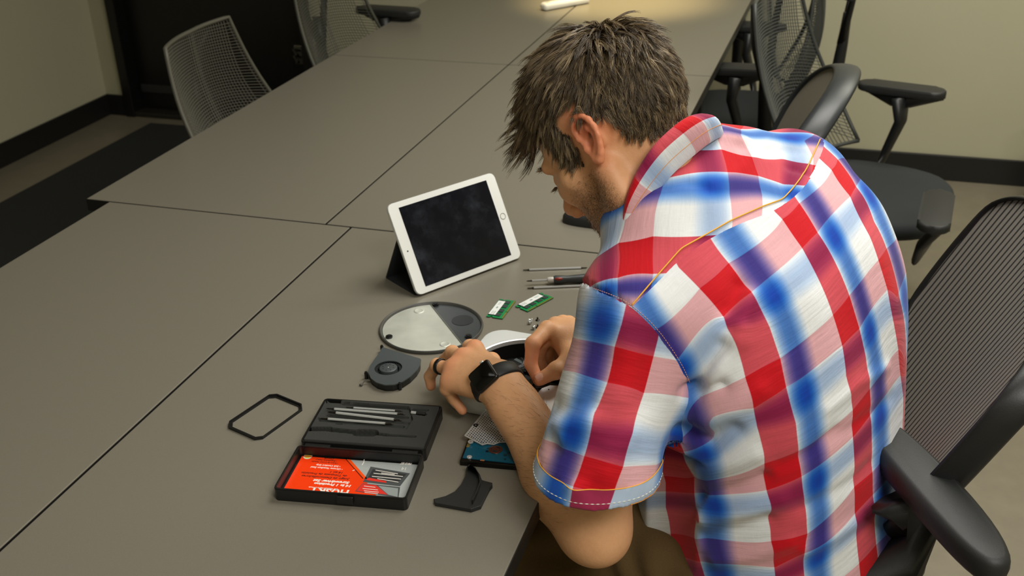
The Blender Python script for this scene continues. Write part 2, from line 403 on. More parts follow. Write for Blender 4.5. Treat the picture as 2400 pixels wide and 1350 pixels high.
# --- head frame: origin between the ears
PITCH = math.radians(44); HS = 1.10
HF0 = np.array([-math.cos(math.radians(14)), math.sin(math.radians(14)), 0.])
hF = HF0*math.cos(PITCH)+np.array([0, 0, -math.sin(PITCH)]); hU = HF0*math.sin(PITCH)+np.array([0, 0, math.cos(PITCH)])
hL = np.cross(hU, hF); 
ROLLH = math.radians(9)
hL, hU = hL*math.cos(ROLLH)+hU*math.sin(ROLLH), hU*math.cos(ROLLH)-hL*math.sin(ROLLH)
HA = np.array([hF, hL, hU])
HO = W(1380, 345, 1.165)-hL*.074*HS
def Hd(f, l, u): return HO+(hF*f+hL*l+hU*u)*HS
def skin_head(S):
    e = lambda f, l, u, r, k=.012, op='u': S.ell(Hd(f, l, u), tuple(q*HS for q in r), HA, k, op)
    c = lambda a, b, ra, rb, k=.01, op='u': S.cone(Hd(*a), Hd(*b), ra*HS, rb*HS, k, op)
    e(.000, 0, .042, (.097, .076, .085), .02)
    e(.045, 0, -.005, (.052, .060, .075), .02)
    e(.048, 0, -.060, (.046, .050, .045), .02)
    for s in (-1, 1):
        c((.006, s*.056, -.030), (.012, s*.052, -.060), .018, .017, .02)
        c((.012, s*.052, -.060), (.078, s*.016, -.100), .017, .016, .02)
        c((.070, s*.040, -.018), (.055, s*.052, -.012), .020, .018, .015)
        c((.094, s*.008, .020), (.084, s*.046, .020), .008, .008, .012)
        e(.094, s*.031, .002, (.010, .017, .011), .008, 's')
        e(.083, s*.031, .001, (.0125, .0135, .0125), .003)
        c((.107, s*.012, -.037), (.098, s*.016, -.040), .0085, .006, .006)
        c((.0985, 0, -.0655), (.089, s*.024, -.066), .0065, .003, .004)
        c((.0965, 0, -.0765), (.087, s*.020, -.074), .0075, .003, .004)
    c((.092, 0, .018), (.119, 0, -.026), .008, .0095, .012)
    c((.119, 0, -.027), (.100, 0, -.043), .0095, .007, .006)
    c((.078, 0, -.098), (.086, 0, -.096), .019, .014, .012)
    for s in (-1, 1): S.ell(Hd(.112, s*.0065, -.0435), (.003, .0025, .004), HA, .002, 's')
    # neck
    nb = B(.082, .005, 1.05)
    S.cone(Hd(-.016, -.010, -.028), nb, .047, .044, .03)
    S.cone(Hd(-.008, -.006, -.05), B(.10, .01, 1.04), .046, .046, .03)
    # ears
    for s in (-1, 1):
        E = lambda a, b, o=0: Hd(a*.84-.006, s*(.0760+(-a)*.16+o*.9+max(0, b)*.06), b*.86+.006)
        hx = [(.006, -.004), (.011, .008), (.010, .020), (.003, .029), (-.008, .032), (-.018, .028), (-.0245, .018), (-.0255, .006), (-.0225, -.006), (-.017, -.016), (-.010, -.025), (-.002, -.030), (.003, -.027), (.005, -.020)]
        rr = [.0027, .0030, .0032, .0034, .0035, .0036, .0037, .0037, .0036, .0037, .0048, .0060, .0056, .0045]
        S.chain([E(a, b, .004) for a, b in hx], rr, .0035)
        ah = [(.001, .013), (-.006, .017), (-.0125, .012), (-.0155, .003), (-.0150, -.006), (-.010, -.0135), (-.002, -.017)]
        S.chain([E(a, b, .003) for a, b in ah], [.002, .0028, .003, .003, .003, .0035, .0042], .003)
        S.chain([E(.008, -.001, .003), E(.008, -.009, .004), E(.007, -.018, .002)], [.003, .0045, .004], .003)
        S.cone(E(-.004, .010, -.008), E(-.006, -.010, -.008), .010, .008, .008)
        S.chain([E(-.010, .022, -.001), E(-.018, .010, -.001), E(-.014, -.010, -.001), E(-.004, -.022, 0)], [.0045, .0040, .0040, .0045], .005)
        S.cone(E(-.004, -.004, .0035), E(-.009, .002, .002), .0058, .0050, .003, 's')
        S.cone(E(.004, .006, .005), E(-.014, .022, .006), .0020, .0022, .003, 's')
# --- arms: joint points from the photograph
eL = W(1388, 1228, .70); wL = W(1168, 893, .812); sL = B(.018, .165, .985)
eR = np.array([-.105, 1.53, .82]); wR = W(1352, 796, .815); sR = B(-.02, -.175, 1.05)
def hand_left(S):
    k = .007
    M = {'i': W(1112, 806, .828), 'm': W(1083, 826, .829), 'r': W(1061, 853, .822), 'p': W(1052, 886, .808)}
    for n_, r0, r1 in (('i', .019, .0125), ('m', .019, .0128), ('r', .018, .0122), ('p', .017, .0115)):
        S.cone(wL+(M[n_]-wL)*.08+np.array([0, 0, -.004]), M[n_]+np.array([0, 0, -.010]), r0, r1, .018)
        S.ell(M[n_]+np.array([0, 0, -.005]), (.0105, .0105, .0085), None, .010)
    c0 = sum(M.values())/4
    S.ell(c0*.5+wL*.5+np.array([0, 0, -.012]), (.040, .036, .018), None, .02)
    f = {
     'i': [M['i'], W(1101, 813, .802), W(1094, 828, .782), W(1094, 838, .769)],
     'm': [M['m'], W(1060, 827, .806), W(1043, 842, .786), W(1041, 854, .770)],
     'r': [M['r'], W(1024, 857, .806), W(1007, 882, .780), W(1010, 905, .764)],
     'p': [M['p'], W(1046, 912, .790), W(1062, 935, .770), W(1084, 962, .755)]}
    R = {'i': (.0115, .0102, .0090, .0078), 'm': (.0115, .0102, .0092, .0078), 'r': (.0108, .0096, .0086, .0074), 'p': (.0100, .0088, .0080, .0070)}
    for n_ in 'imrp':
        p = [q+np.array([0, 0, -.010 if i == 0 else 0]) for i, q in enumerate(f[n_])]
        for i in range(3): S.cone(p[i], p[i+1], R[n_][i], R[n_][i+1], .0025 if i else .006)
        S.ell(p[1]+np.array([0, 0, .001]), (R[n_][1]*1.06,)*3, None, .004)
    # thumb leaves the far side of the palm, reaching in to the computer
    T = [wL+(M['i']-wL)*.22+np.array([.008, .008, -.018]), W(1152, 846, .788), W(1136, 846, .776), W(1120, 842, .768)]
    for i in range(3): S.cone(T[i], T[i+1], (.016, .0125, .0110)[i], (.0125, .0110, .009)[i], .006)
    # tendons over the back of the hand
    for n_ in 'imr': S.cone(wL+(M[n_]-wL)*.35+np.array([0, 0, .0088]), M[n_]+np.array([0, 0, -.002]), .0022, .0035, .009)
    return M, f
def hand_right(S):
    I = W(1283, 772, .838); Md = W(1302, 763, .830); Rg = W(1318, 758, .818); Pk = W(1333, 757, .806)
    for p_, r0, r1 in ((I, .018, .0125), (Md, .018, .0125), (Rg, .017, .012), (Pk, .016, .011)):
        S.cone(wR+(p_-wR)*.05, p_, r0, r1, .016)
    fI = [I, W(1249, 806, .832), W(1244, 853, .806), W(1262, 893, .786)]
    R = (.0125, .0110, .0097, .0078)
    for i in range(3): S.cone(fI[i], fI[i+1], R[i], R[i+1], .0025 if i else .006)
    S.ell(fI[1], (.0112,)*3, None, .004)
    fM = [Md, W(1268, 806, .815), W(1262, 842, .790), W(1276, 868, .775)]
    fR = [Rg, W(1288, 810, .800), W(1284, 842, .780), W(1297, 862, .768)]
    fP = [Pk, W(1312, 815, .788), W(1308, 840, .772), W(1316, 856, .762)]
    for f, sc in ((fM, 1), (fR, .94), (fP, .85)):
        for i in range(3): S.cone(f[i], f[i+1], R[i]*sc, R[i+1]*sc, .0025 if i else .006)
    T = [wR+np.array([-.004, -.012, -.012]), W(1344, 842, .812), W(1304, 868, .806), W(1266, 889, .796)]
    for i in range(3): S.cone(T[i], T[i+1], (.019, .0155, .0118)[i], (.0150, .0120, .0095)[i], .008 if i == 0 else .004)
    S.cone(wR+(I-wR)*.45+np.array([0, -.006, -.008]), T[1], .012, .011, .018)
    S.ell(T[2], (.0128,)*3, None, .004)
    return fI, T
def arm(S, sh, el, wr, up=1):
    S.cone(sh, sh+(el-sh)*.45, .054, .050, .03); S.cone(sh+(el-sh)*.45, el, .050, .043, .02)
    d = wr-el
    S.cone(el, el+d*.28, .048, .053, .02); S.cone(el+d*.28, el+d*.75, .053, .033, .02); S.cone(el+d*.75, wr, .031, .0265, .02)
    n = np.cross(d, [0, 0, 1]); n /= np.linalg.norm(n)
    S.cone(el+d*.85+n*.010, wr+n*.012, .024, .021, .015); S.cone(el+d*.85-n*.010, wr-n*.012, .024, .021, .015)
Sh = SDF(HO-[.20, .20, .22], HO+[.32, .24, .20], .0024)
skin_head(Sh)
Vh, Qh = Sh.mesh(); Vh = smooth_mesh(Vh, Qh, 2, .45)
lo = np.minimum(np.minimum(eL, wL), W(1010, 905, .73))-.06; hi = np.maximum(np.maximum(eL, sL), wL)+.07
Sa = SDF(lo, [hi[0], hi[1]+.08, hi[2]], .0022); arm(Sa, sL, eL, wL); ML, fL = hand_left(Sa)
dE = (sL-eL)/np.linalg.norm(sL-eL)
S_el = eL-np.array([.0, .0, .012])
Sa.ell(eL+np.array([.012, -.010, -.012]), (.030, .030, .030), None, .03)
Vl, Ql = Sa.mesh(); Vl = smooth_mesh(Vl, Ql, 2, .45)
lo = np.minimum(np.minimum(eR, wR), W(1245, 893, .76))-.06; hi = np.maximum(np.maximum(eR, sR), wR)+.07
Sr = SDF(lo, hi, .0022); arm(Sr, sR, eR, wR); fI, TR = hand_right(Sr)
Vr, Qr = Sr.mesh(); Vr = smooth_mesh(Vr, Qr, 2, .45)
nb0 = B(.082, .005, 1.03)
St = SDF([-.42, .95, .38], [.35, 1.8, 1.16], .008)
for z, s, w_, d_ in ((.52, -.165, .15, .10), (.62, -.165, .14, .10), (.72, -.14, .145, .10), (.84, -.12, .15, .10), (.95, -.07, .15, .095)):
    St.ell(B(s, 0, z), (d_, w_, .11), [FH, LH, [0, 0, 1]], .06)
St.cone(B(.03, 0, .98), nb0, .06, .035, .03)
for q in (sL, sR): St.cone(q, B(-.01, 0, .98), .05, .07, .04)
Vt, Qt = St.mesh(); Vt = smooth_mesh(Vt, Qt, 2)
def join_np(parts):
    V = []; Q = []; o = 0
    for v, q in parts: V.append(v); Q.append(q+o); o += len(v)
    return np.concatenate(V), np.concatenate(Q)
Vb, Qb = join_np([(Vh, Qh), (Vl, Ql), (Vr, Qr), (Vt, Qt)])
loc = (Vb-HO)@HA.T/HS      # head-local coordinates for stubble and blush
def gauss(c, s): return np.exp(-(((loc-np.array(c))/np.array(s))**2).sum(1))
f_, l_, u_ = loc.T; al = np.abs(l_)
sm = lambda x, a, b: np.clip((x-a)/(b-a), 0, 1)
beard = sm(-u_, .012, .045)*sm(f_, -.004, .016)*sm(-u_-(-.045)-0*f_, -.2, .0)*(1-sm(-u_, .118, .135))
beard *= 1-sm(f_-(.060+(-u_-.03)*.4), 0, .02)*(1-sm(-u_, .052, .062))
beard *= (np.arange(len(Vb)) < len(Vh))
beard *= 1-np.exp(-(((f_-.10)/.02)**2+((u_+.071)/.006)**2+((l_)/.022)**2))
blush = .9*(gauss((-.012, .085, .015), (.03, .022, .05))+gauss((-.012, -.085, .015), (.03, .022, .05)))+.3*gauss((.10, 0, -.03), (.04, .03, .03))
for q in [ML[k] for k in 'imrp']+[fL[k][3] for k in 'imrp']+[fI[1], fI[2], fI[3], TR[3], fI[1]*.5+fI[2]*.5]:
    blush += .45*np.exp(-(((Vb-q)/.014)**2).sum(1))
t = NT('skin')
at_b = t.n('ShaderNodeAttribute', attribute_name='beard'); at_r = t.n('ShaderNodeAttribute', attribute_name='blush')
n1 = t.noise(28, 5, .6); n2 = t.noise(900, 2, .5); n3 = t.noise(140, 4, .6)
base = t.mix(n1, srgb((220, 164, 118)), srgb((237, 186, 140)))
base = t.mix(t.math('MULTIPLY', n3, .35), base, srgb((190, 126, 90)))
base = t.mix(t.math('MULTIPLY', at_r.outputs['Fac'], .75, clamp=True), base, srgb((226, 108, 80)))
st = t.math('MULTIPLY', at_b.outputs['Fac'], t.math('MULTIPLY_ADD', t.ramp(t.noise(520, 3, .7), [(.38, (0, 0, 0)), (.62, (1, 1, 1))]), .55, .35))
base = t.mix(st, base, srgb((74, 50, 34)))
M_skin = t.out(base, .48, normal=t.bump(t.math('ADD', n2, t.math('MULTIPLY', n3, 1.4)), .22, .0012), Subsurface_Weight=.12, Subsurface_Scale=.01, Specular_IOR_Level=.4)
M_skin.node_tree.nodes['Principled BSDF'].inputs['Subsurface Radius'].default_value = (1, .35, .2)
body = np_mesh('body', Vb, Qb, M_skin, man, attrs={'beard': ('FLOAT', beard), 'blush': ('FLOAT', blush)})
bvh_head = BVHTree.FromPolygons([tuple(v) for v in Vh], [tuple(q) for q in Qh])
# ---------------------------------------------------------------- shirt
Ss = SDF([-.48, .90, .47], [.36, 1.82, 1.24], .0042)
AX = [FH, LH, np.array([0, 0, 1.])]
ZT = np.array([.44, .55, .65, .72, .80, .875, .93, .975, 1.01, 1.035, 1.06, 1.077, 1.10, 1.12])
SB = np.array([-.305, -.303, -.295, -.276, -.262, -.246, -.230, -.212, -.188, -.180, -.14, -.105, -.05, -.01])
SF = np.array([.065, .07, .07, .065, .06, .055, .035, .05, .065, .08, .085, .085, .08, .07])
HW = np.array([.185, .185, .180, .178, .183, .192, .198, .202, .203, .200, .190, .17, .125, .09])
_z = np.linspace(.40, 1.14, 400)
def _sm(v):
    y = np.interp(_z, ZT, v); g = np.exp(-.5*((np.arange(-36, 37))/14.)**2); g /= g.sum()
    return np.convolve(np.pad(y, 36, mode='reflect', reflect_type='odd'), g, 'valid')
_SB, _SF, _HW = _sm(SB), _sm(SF), _sm(HW)
def torso(X, Y, Z):
    s = (X-OB[0])*FH[0]+(Y-OB[1])*FH[1]; l = (X-OB[0])*LH[0]+(Y-OB[1])*LH[1]
    h = np.clip((Z-.72)/.25, 0, 1); Z = Z+.20*l*h; s = s-.12*l*h
    sb = np.interp(Z, _z, _SB); sf = np.interp(Z, _z, _SF); w = np.interp(Z, _z, _HW)
    c = (sb+sf)/2; d = (sf-sb)/2
    q = (np.abs((s-c)/d)**2.3+np.abs(l/w)**2.3)**(1/2.3)
    r = (q-1)*np.minimum(d, w)
    return np.maximum(r, np.maximum((Z-1.12), .30-Z))*.8
Ss.add(torso, [-.5, .9, .4], [.4, 1.85, 1.16], .03)
for sgn, sh in ((1, sL), (-1, sR)):
    Ss.cone(sh+np.array([0, 0, -.004]), B(.02, sgn*.06, 1.055), .060, .052, .05)
Ss.cone(B(.055, .07, 1.065), B(.045, -.03, 1.10), .058, .054, .05)
_h0 = np.linalg.norm(W(1395, 1150, .79)-CPOS)
PL_, PR_, PN_ = WD(1277, 1066, _h0+.030), WD(1527, 1160, _h0-.035), WD(1405, 1204, _h0-.072)
hemL = (PL_+PR_)/2+np.array([0, .004, 0]); hemN = np.cross(PL_-PN_, PR_-PN_); hemN /= np.linalg.norm(hemN)
if hemN[2] > 0: hemN = -hemN
hemR = np.linalg.norm(PL_-PR_)/2
def sleeve(sh, hem, n, sg):
    a = sh+np.array([0, 0, -.004])
    rh = hemR+.001 if n is not None else .080
    Ss.cone(a, hem, .065, rh, .03); Ss.cone(hem, hem+(hem-a)*.12, rh, rh, .002)
    d = (hem-a)/np.linalg.norm(hem-a)
    dh = d if n is None else n; hc = hem
    def cut(X, Y, Z): return -((X-hc[0])*d[0]+(Y-hc[1])*d[1]+(Z-hc[2])*d[2])
    lo_ = hc-.18; hi_ = hc+.18
    def slab(X, Y, Z):
        px, py, pz = X-hc[0], Y-hc[1], Z-hc[2]; al_ = px*dh[0]+py*dh[1]+pz*dh[2]
        rad = np.sqrt(np.maximum(px*px+py*py+pz*pz-al_*al_, 0))
        return np.maximum(np.maximum(-al_, al_-.2), rad-.14)
    Ss.add(slab, lo_, hi_, 0, 's')
    Ss.cone(a+(hem-a)*.55, hem+(hem-a)*.15, .055, rh-.009, .003, 's')
sleeve(sL, hemL, hemN, 1)
sleeve(sR, sR+(eR-sR)*.72, None, -1)
# folds worked into the cloth
def fold(pts, r, k, op='s', off=0.0):
    """pts: photograph positions with heights"""
    for a, b in zip(pts[:-1], pts[1:]): Ss.cone(a, b, r, r, k, op)
Vs, Qs = Ss.mesh(); Vs = smooth_mesh(Vs, Qs, 3)
def bvh_of(V, Q): return BVHTree.FromPolygons(V.tolist(), Q.tolist())
bs = bvh_of(Vs, Qs)
def ray(px, py, lift=0.0, bv=None):
    d = FW*CAM_F+RT*(px-1200)+UP*(675-py); d /= np.linalg.norm(d)
    h = (bv or bs).ray_cast(Vector(CPOS), Vector(d))
    if h[0] is None:
        return None
    n = np.array(h[1]); n = n if n@d < 0 else -n
    return np.array(h[0])+n*lift
def rays(P, lift=0.0): return [q for q in (ray(x, y, lift) for x, y in P) if q is not None]
def crop(P, o): return [(o[0]+x*.28153, o[1]+y*.28153) for x, y in P]
C1, C2, C3, C4, C5, C6 = (1300, 260), (1640, 260), (1300, 600), (1660, 600), (1240, 970), (1660, 970)
# --- folds: pushed in along lines on the surface (amount in m, width in m)
def nrm(V, Q):
    n = np.cross(V[Q[:, 2]]-V[Q[:, 0]], V[Q[:, 3]]-V[Q[:, 1]]); N = np.zeros_like(V)
    for i in range(4):
        for d in range(3): N[:, d] += np.bincount(Q[:, i], n[:, d], len(V))
    return N/np.maximum(np.linalg.norm(N, axis=1), 1e-12)[:, None]
Ns = nrm(Vs, Qs)
disp = np.zeros(len(Vs))
def crease(P, amt, wid):
    amt *= 1.6
    P = rays(P)
    best = np.full(len(Vs), 1e9); 
    for a, b in zip(P[:-1], P[1:]):
        ba = b-a; t = np.clip((Vs-a)@ba/(ba@ba), 0, 1); dd = np.linalg.norm(Vs-a-t[:, None]*ba, axis=1); best = np.minimum(best, dd)
    disp[:] += amt*np.exp(-(best/wid)**2)
crease([(1690, 812), (1668, 845), (1640, 890), (1622, 925)], -.011, .010)
crease([(1712, 765), (1700, 800), (1680, 850), (1655, 900)], .006, .014)
crease([(1610, 920), (1650, 915), (1690, 905)], -.007, .009)
crease([(1650, 985), (1720, 960), (1780, 920)], .004, .014)
crease([(1600, 1010), (1660, 1040), (1720, 1010)], -.006, .012)
crease([(1640, 1100), (1700, 1090), (1770, 1065)], .004, .012)
crease([(1640, 1160), (1720, 1150), (1790, 1120)], -.005, .010)
crease([(1650, 1215), (1730, 1200), (1830, 1170)], .005, .012)
crease([(1650, 1260), (1740, 1240), (1800, 1215)], -.004, .010)
crease([(1680, 1310), (1760, 1300), (1850, 1270)], .004, .012)
crease([(1735, 672), (1712, 725), (1708, 770)], -.005, .012)
crease([(1760, 690), (1735, 750), (1735, 800)], .004, .012)
crease([(1960, 1010), (1900, 1060), (1830, 1090)], -.003, .009)
crease([(2040, 1090), (1960, 1150), (1880, 1190)], -.003, .009)
crease([(2060, 1180), (1980, 1240), (1890, 1290)], .003, .010)
crease([(2080, 860), (2010, 900), (1940, 960)], .0022, .008)
crease([(2090, 930), (2020, 985), (1930, 1035)], -.0022, .008)
crease([(1335, 1110), (1325, 1060), (1290, 1030)], -.007, .012)
crease([(1345, 1140), (1330, 1090), (1318, 1040)], .006, .012)
crease([(1290, 1012), (1330, 1000), (1380, 990)], .004, .014)
crease([(1480, 1020), (1440, 1060), (1420, 1110)], .003, .014)
crease([(1455, 760), (1470, 840), (1450, 920)], .003, .018)
crease([(1560, 800), (1520, 860), (1510, 940)], -.003, .016)
crease([(1300, 950), (1330, 960), (1380, 940)], -.003, .012)
crease([(1740, 345), (1780, 355), (1830, 350), (1880, 352)], -.003, .010)
crease([(1560, 432), (1600, 425), (1660, 440)], -.003, .010)
crease([(1850, 395), (1880, 400), (1910, 410)], -.0025, .007)
crease([(1700, 318), (1740, 330), (1760, 350)], .004, .012)
dirs = rng.normal(size=(9, 3)); dirs /= np.linalg.norm(dirs, axis=1)[:, None]
for i, dv in enumerate(dirs):
    fr = (28, 40, 55, 70, 33, 48, 62, 85, 22)[i]
    disp += .0005*np.sin(Vs@(dv*fr)+i*1.7+1.5*np.sin(Vs@dirs[(i+3) % 9]*17))
Vs = Vs+Ns*disp[:, None]; Vs = smooth_mesh(Vs, Qs, 1, .4)
bs = bvh_of(Vs, Qs)
# --- where the cloth panels meet
def offs(P, d):
    """each polyline point moved sideways by d pixels (left of travel positive)"""
    out = []
    for i, (x, y) in enumerate(P):
        a = P[max(i-1, 0)]; b = P[min(i+1, len(P)-1)]; tx, ty = b[0]-a[0], b[1]-a[1]; L = math.hypot(tx, ty)
        out.append((x+ty/L*d, y-tx/L*d))
    return out
def signed(P, dpos, dneg, extra=()):
    pts = []; val = []
    for Q, v in ((P, 0), (offs(P, dpos), 1), (offs(P, -dneg), -1)):
        for (x, y), (x0, y0) in zip(Q, P):
            q = ray(x, y); q0 = ray(x0, y0)
            if q is None or q0 is None: continue
            dd = np.linalg.norm(q-q0)
            if dd > .12: continue
            pts.append(q); val.append(v*dd)
    for q, v in extra:
        if q is not None: pts.append(np.array(q)); val.append(v)
    return rbf(pts, val)
YP = [(1483, 718), (1514, 698-10), (1548, 654), (1587, 615), (1640, 575), (1682, 550), (1733, 525), (1809, 495), (1838, 478), (1874, 449), (1900, 412), (1912, 388), (1930, 345)]
f_y = signed(YP, -34, -34) if False else signed(YP, 34, 34, [(ray(1600, 470), .08), (ray(1740, 400), .07), (ray(1450, 620), .06), (ray(1800, 700), -.12), (ray(1700, 900), -.2), (ray(1950, 900), -.25), (ray(1850, 1200), -.35),
        (B(.09, .1, 1.0), -.02), (B(.09, 0, .95), -.05), (B(.09, -.12, 1.02), -.02), (B(.03, -.2, .9), -.1), (B(.03, -.1, .7), -.2), (B(-.02, .21, .93), -.05)])
SP = [(1362, 664), (1385, 672), (1420, 690), (1450, 703), (1480, 721), (1512, 750), (1542, 784), (1568, 820), (1590, 852), (1604, 880), (1611, 904)]
f_s = signed(SP, -30, -30, [(ray(1500, 1000), .1), (ray(1400, 1100), .16), (ray(1330, 900), .12), (ray(1400, 800), .05), (ray(1640, 1000), -.06), (ray(1700, 1150), -.1), (ray(1500, 600), -.07), (ray(1700, 800), -.08), (ray(1800, 600), -.16),
        (hemL+np.array([.06, .05, .02]), .12), (hemL+np.array([-.02, .08, .02]), .14), (B(.0, .19, .80), -.05), (B(.02, .19, .72), -.1), (B(.09, .1, .95), -.06), (B(.08, .12, .8), -.06), (B(0, 0, .8), -.15), (B(.075, .17, .97), .0), (B(.0, .17, .90), -.004)])
sy = f_y(Vs)[:, 0]; ss = f_s(Vs)[:, 0]
aS = sL+np.array([0, 0, -.004]); dS = (hemL-aS); LS = np.linalg.norm(dS); dS /= LS
alongL = (Vs-aS)@dS
radL = np.linalg.norm(Vs-aS-alongL[:, None]*dS, axis=1)
ss = np.where(radL > .125, -.05, ss)
aR_ = sR; dR_ = (eR-sR)/np.linalg.norm(eR-sR); sr = -((Vs-B(-.02, -.205, 1.0))@LH)
loB = (Vs-OB)@FH
def split(V, Q, s, f):
    """snap the shared border onto the zero line, return face mask"""
    m = s[Q].mean(1) > 0
    pos = np.zeros(len(V), bool); neg = np.zeros(len(V), bool); pos[Q[m].ravel()] = True; neg[Q[~m].ravel()] = True
    b = np.where(pos & neg)[0]
    if f is not None and len(b):
        for _ in range(2):
            e = 1e-3; s0 = f(V[b])[:, 0]; g = np.stack([(f(V[b]+np.eye(3)[k]*e)[:, 0]-s0)/e for k in range(3)], 1)
            st = -s0[:, None]*g/np.maximum((g*g).sum(1), .05)[:, None]; L = np.linalg.norm(st, axis=1)
            st *= np.minimum(1, .004/np.maximum(L, 1e-9))[:, None]; V[b] += st
    return m
mS = split(Vs, Qs, ss, f_s)
mY = split(Vs, Qs, np.where(ss > 0, -1, sy), lambda X: f_y(X))
mR = sr[Qs].mean(1) > 0
f_c = lambda X: ((X-hemL)@hemN+.024)[:, None]
mC = split(Vs, Qs, np.where(ss > 0, f_c(Vs)[:, 0], -1), None)
_bv = np.zeros(len(Vs), bool); _bn = _bv.copy(); _bv[Qs[mC & mS].ravel()] = True; _bn[Qs[~mC & mS].ravel()] = True; _b = _bv & _bn & (ss > .002)
Vs[_b] -= hemN*f_c(Vs[_b])
mC &= mS
# --- cloth coordinates: stripe crossings read off the panels; integers are the start of a red stripe
def coords(L):
    P = []; UVs = []
    for (o, x, y, u, v) in L:
        px, py = (x, y) if o is None else (o[0]+x*.28153, o[1]+y*.28153)
        q = ray(px, py)
        if q is not None: P.append(q); UVs.append((u, v))
    return rbf(P, UVs, .0)
BK = [(C3, 1210, 270, 0, 0), (C3, 1450, 60, .3, 0), (C3, 1410, 505, 0, .3), (C3, 1640, 300, .3, .3), (C3, 1590, 1010, 0, 1), (C4, 600, 855, .3, 1), (C4, 380, 1270, 0, 1.3), (C4, 648, 1090, .3, 1.3),
 (C3, 1020, 80, 0, -.33), (C4, 160, 600, 0, .62), (C4, 510, 590, .3, .70),
 (C6, 470, 415, 0, 2), (C6, 750, 312, .3, 2), (C6, 487, 635, 0, 2.3), (C6, 777, 520, .3, 2.3), (C6, 525, 1060, 0, 3), (C6, 826, 1000, .3, 3), (C6, 553, 1280, 0, 3.3), (C6, 800, 1160, .3, 3.3),
 (C6, 410, 110, 0, 1.6), (C6, 730, 80, .3, 1.65), (C6, 500, 860, 0, 2.68), (C6, 810, 780, .3, 2.66),
 (C2, 690, 900, 1, 0), (C2, 830, 770, 1.3, 0), (C2, 855, 1140, 1, .3), (C2, 980, 1012, 1.3, .3), (C2, 620, 832, 1, -.18),
 (C4, 1040, 490, 1, 1), (C4, 1175, 330, 1.3, 1), (C4, 1117, 745, 1, 1.3), (C4, 1258, 605, 1.3, 1.3), (C4, 930, 215, 1, .64), (C4, 1060, 60, 1.3, .64),
 (C4, 1205, 1285, 1, 2), (C4, 1345, 1110, 1.3, 2), (C6, 1205, 190, 1, 2.3), (C4, 1150, 1000, 1, 1.65), (C4, 1310, 830, 1.3, 1.62), (C6, 1215, 610, 1, 3), (C6, 1366, 485, 1.3, 3), (C6, 1222, 828, 1, 3.3), (C6, 1370, 672, 1.3, 3.3), (C6, 1258, 1245, 1, 4), (C6, 1398, 1090, 1.3, 4),
 (C2, 1100, 490, 2, 0), (C2, 1150, 405, 2.3, 0), (C2, 1255, 712, 2, .3), (C2, 1300, 630, 2.3, .3), (C2, 1005, 402, 2, -.25), (C2, 1040, 305, 2.3, -.25), (C2, 1420, 1050, 2, .78), (C2, 1450, 920, 2.3, .72),
 (C4, 1418, 35, 2, 1), (C4, 1492, 275, 2, 1.3), (C4, 1485, -60, 2.3, 1), (C4, 1583, 780, 2, 2), (C4, 1601, 990, 2, 2.3), (C4, 1545, 560, 2, 1.68), (C4, 1632, 870, 2.2, 2), (C4, 1575, 350, 2.25, 1.3), (C6, 1636, 130, 2.02, 2.85), (C6, 1672, 300, 2.25, 3.2), (C6, 1668, 960, 2.1, 4.3), (C4, 1625, 1180, 2, 2.62),
 (C3, 870, 600, -.52, 0), (C3, 1030, 852, -.52, .3), (C3, 760, 380, -.5, -.3), (C3, 1125, 1050, -.52, .6), (C5, 1232, 185, -.70, .92), (C5, 1300, 400, -.70, 1.6), (C5, 1378, 520, -.70, 2.0), (C5, 1392, 658, -.68, 2.3), (C5, 1392, 900, -.70, 2.8), (C5, 1392, 1045, -.68, 3), (C5, 1440, 1230, -.68, 3.3),
 (C3, 1200, 1165, -.40, .98), (C3, 1330, 1350, -.35, 1.32), (C5, 1640, 570, -.35, 2.1), (C5, 1700, 950, -.35, 2.8), (C5, 1560, 330, -.4, 1.5), (C5, 1720, 1150, -.35, 3.15),
 (C5, 1140, 560, -1.0, 2.1), (C5, 1140, 780, -1.0, 2.6), (C5, 1180, 1000, -1.0, 3.0), (C5, 1000, 650, -1.3, 2.3), (C5, 1040, 880, -1.25, 2.8)]
YK = [(C1, 1390, 320, .3, 0), (C1, 1640, 385, 0, 0), (C1, 1440, 510, .3, .3), (C1, 1695, 540, 0, .3), (C1, 1480, 930, .3, .86), (C1, 1730, 790, 0, .75), (C1, 1455, 690, .3, .56), (C1, 1715, 660, 0, .52),
 (C1, 820, 1045, 1, 1), (C1, 532, 1100, 1.3, 1), (C3, 523, 183, 1.3, 1.3), (C3, 818, 150, 1, 1.3), (C1, 1340, 1035, .44, 1), (C3, 930, 145, .88, 1.3), (C1, 920, 562, .98, .3), (C1, 1190, 330, .56, 0), (C1, 880, 690, 1, .52), (C1, 832, 860, 1, .74), (C1, 1160, 800, .65, .68), (C1, 580, 950, 1.3, .78),
 (C2, 550, 100, -.2, -.7), (C2, 340, 155, 0, -.68), (C2, 680, 110, -.34, -.7), (C2, 880, 180, -.6, -.7), (C2, 870, 250, -.7, -.48), (C2, 340, 200, 0, -.4), (C2, 945, 385, -.7, -.15), (C2, 690, 400, -.36, 0), (C2, 900, 440, -.64, 0), (C2, 860, 622, -.68, .3), (C2, 700, 612, -.42, .3), (C2, 150, 235, .3, -.28), (C2, 525, 700, -.01, .58),
 (C3, 520, 340, 1.3, 1.6), (C3, 350, 225, 1.62, 1.3), (C1, 350, 1200, 1.65, 1.0), (C3, 330, 120, 1.65, 1.15)]
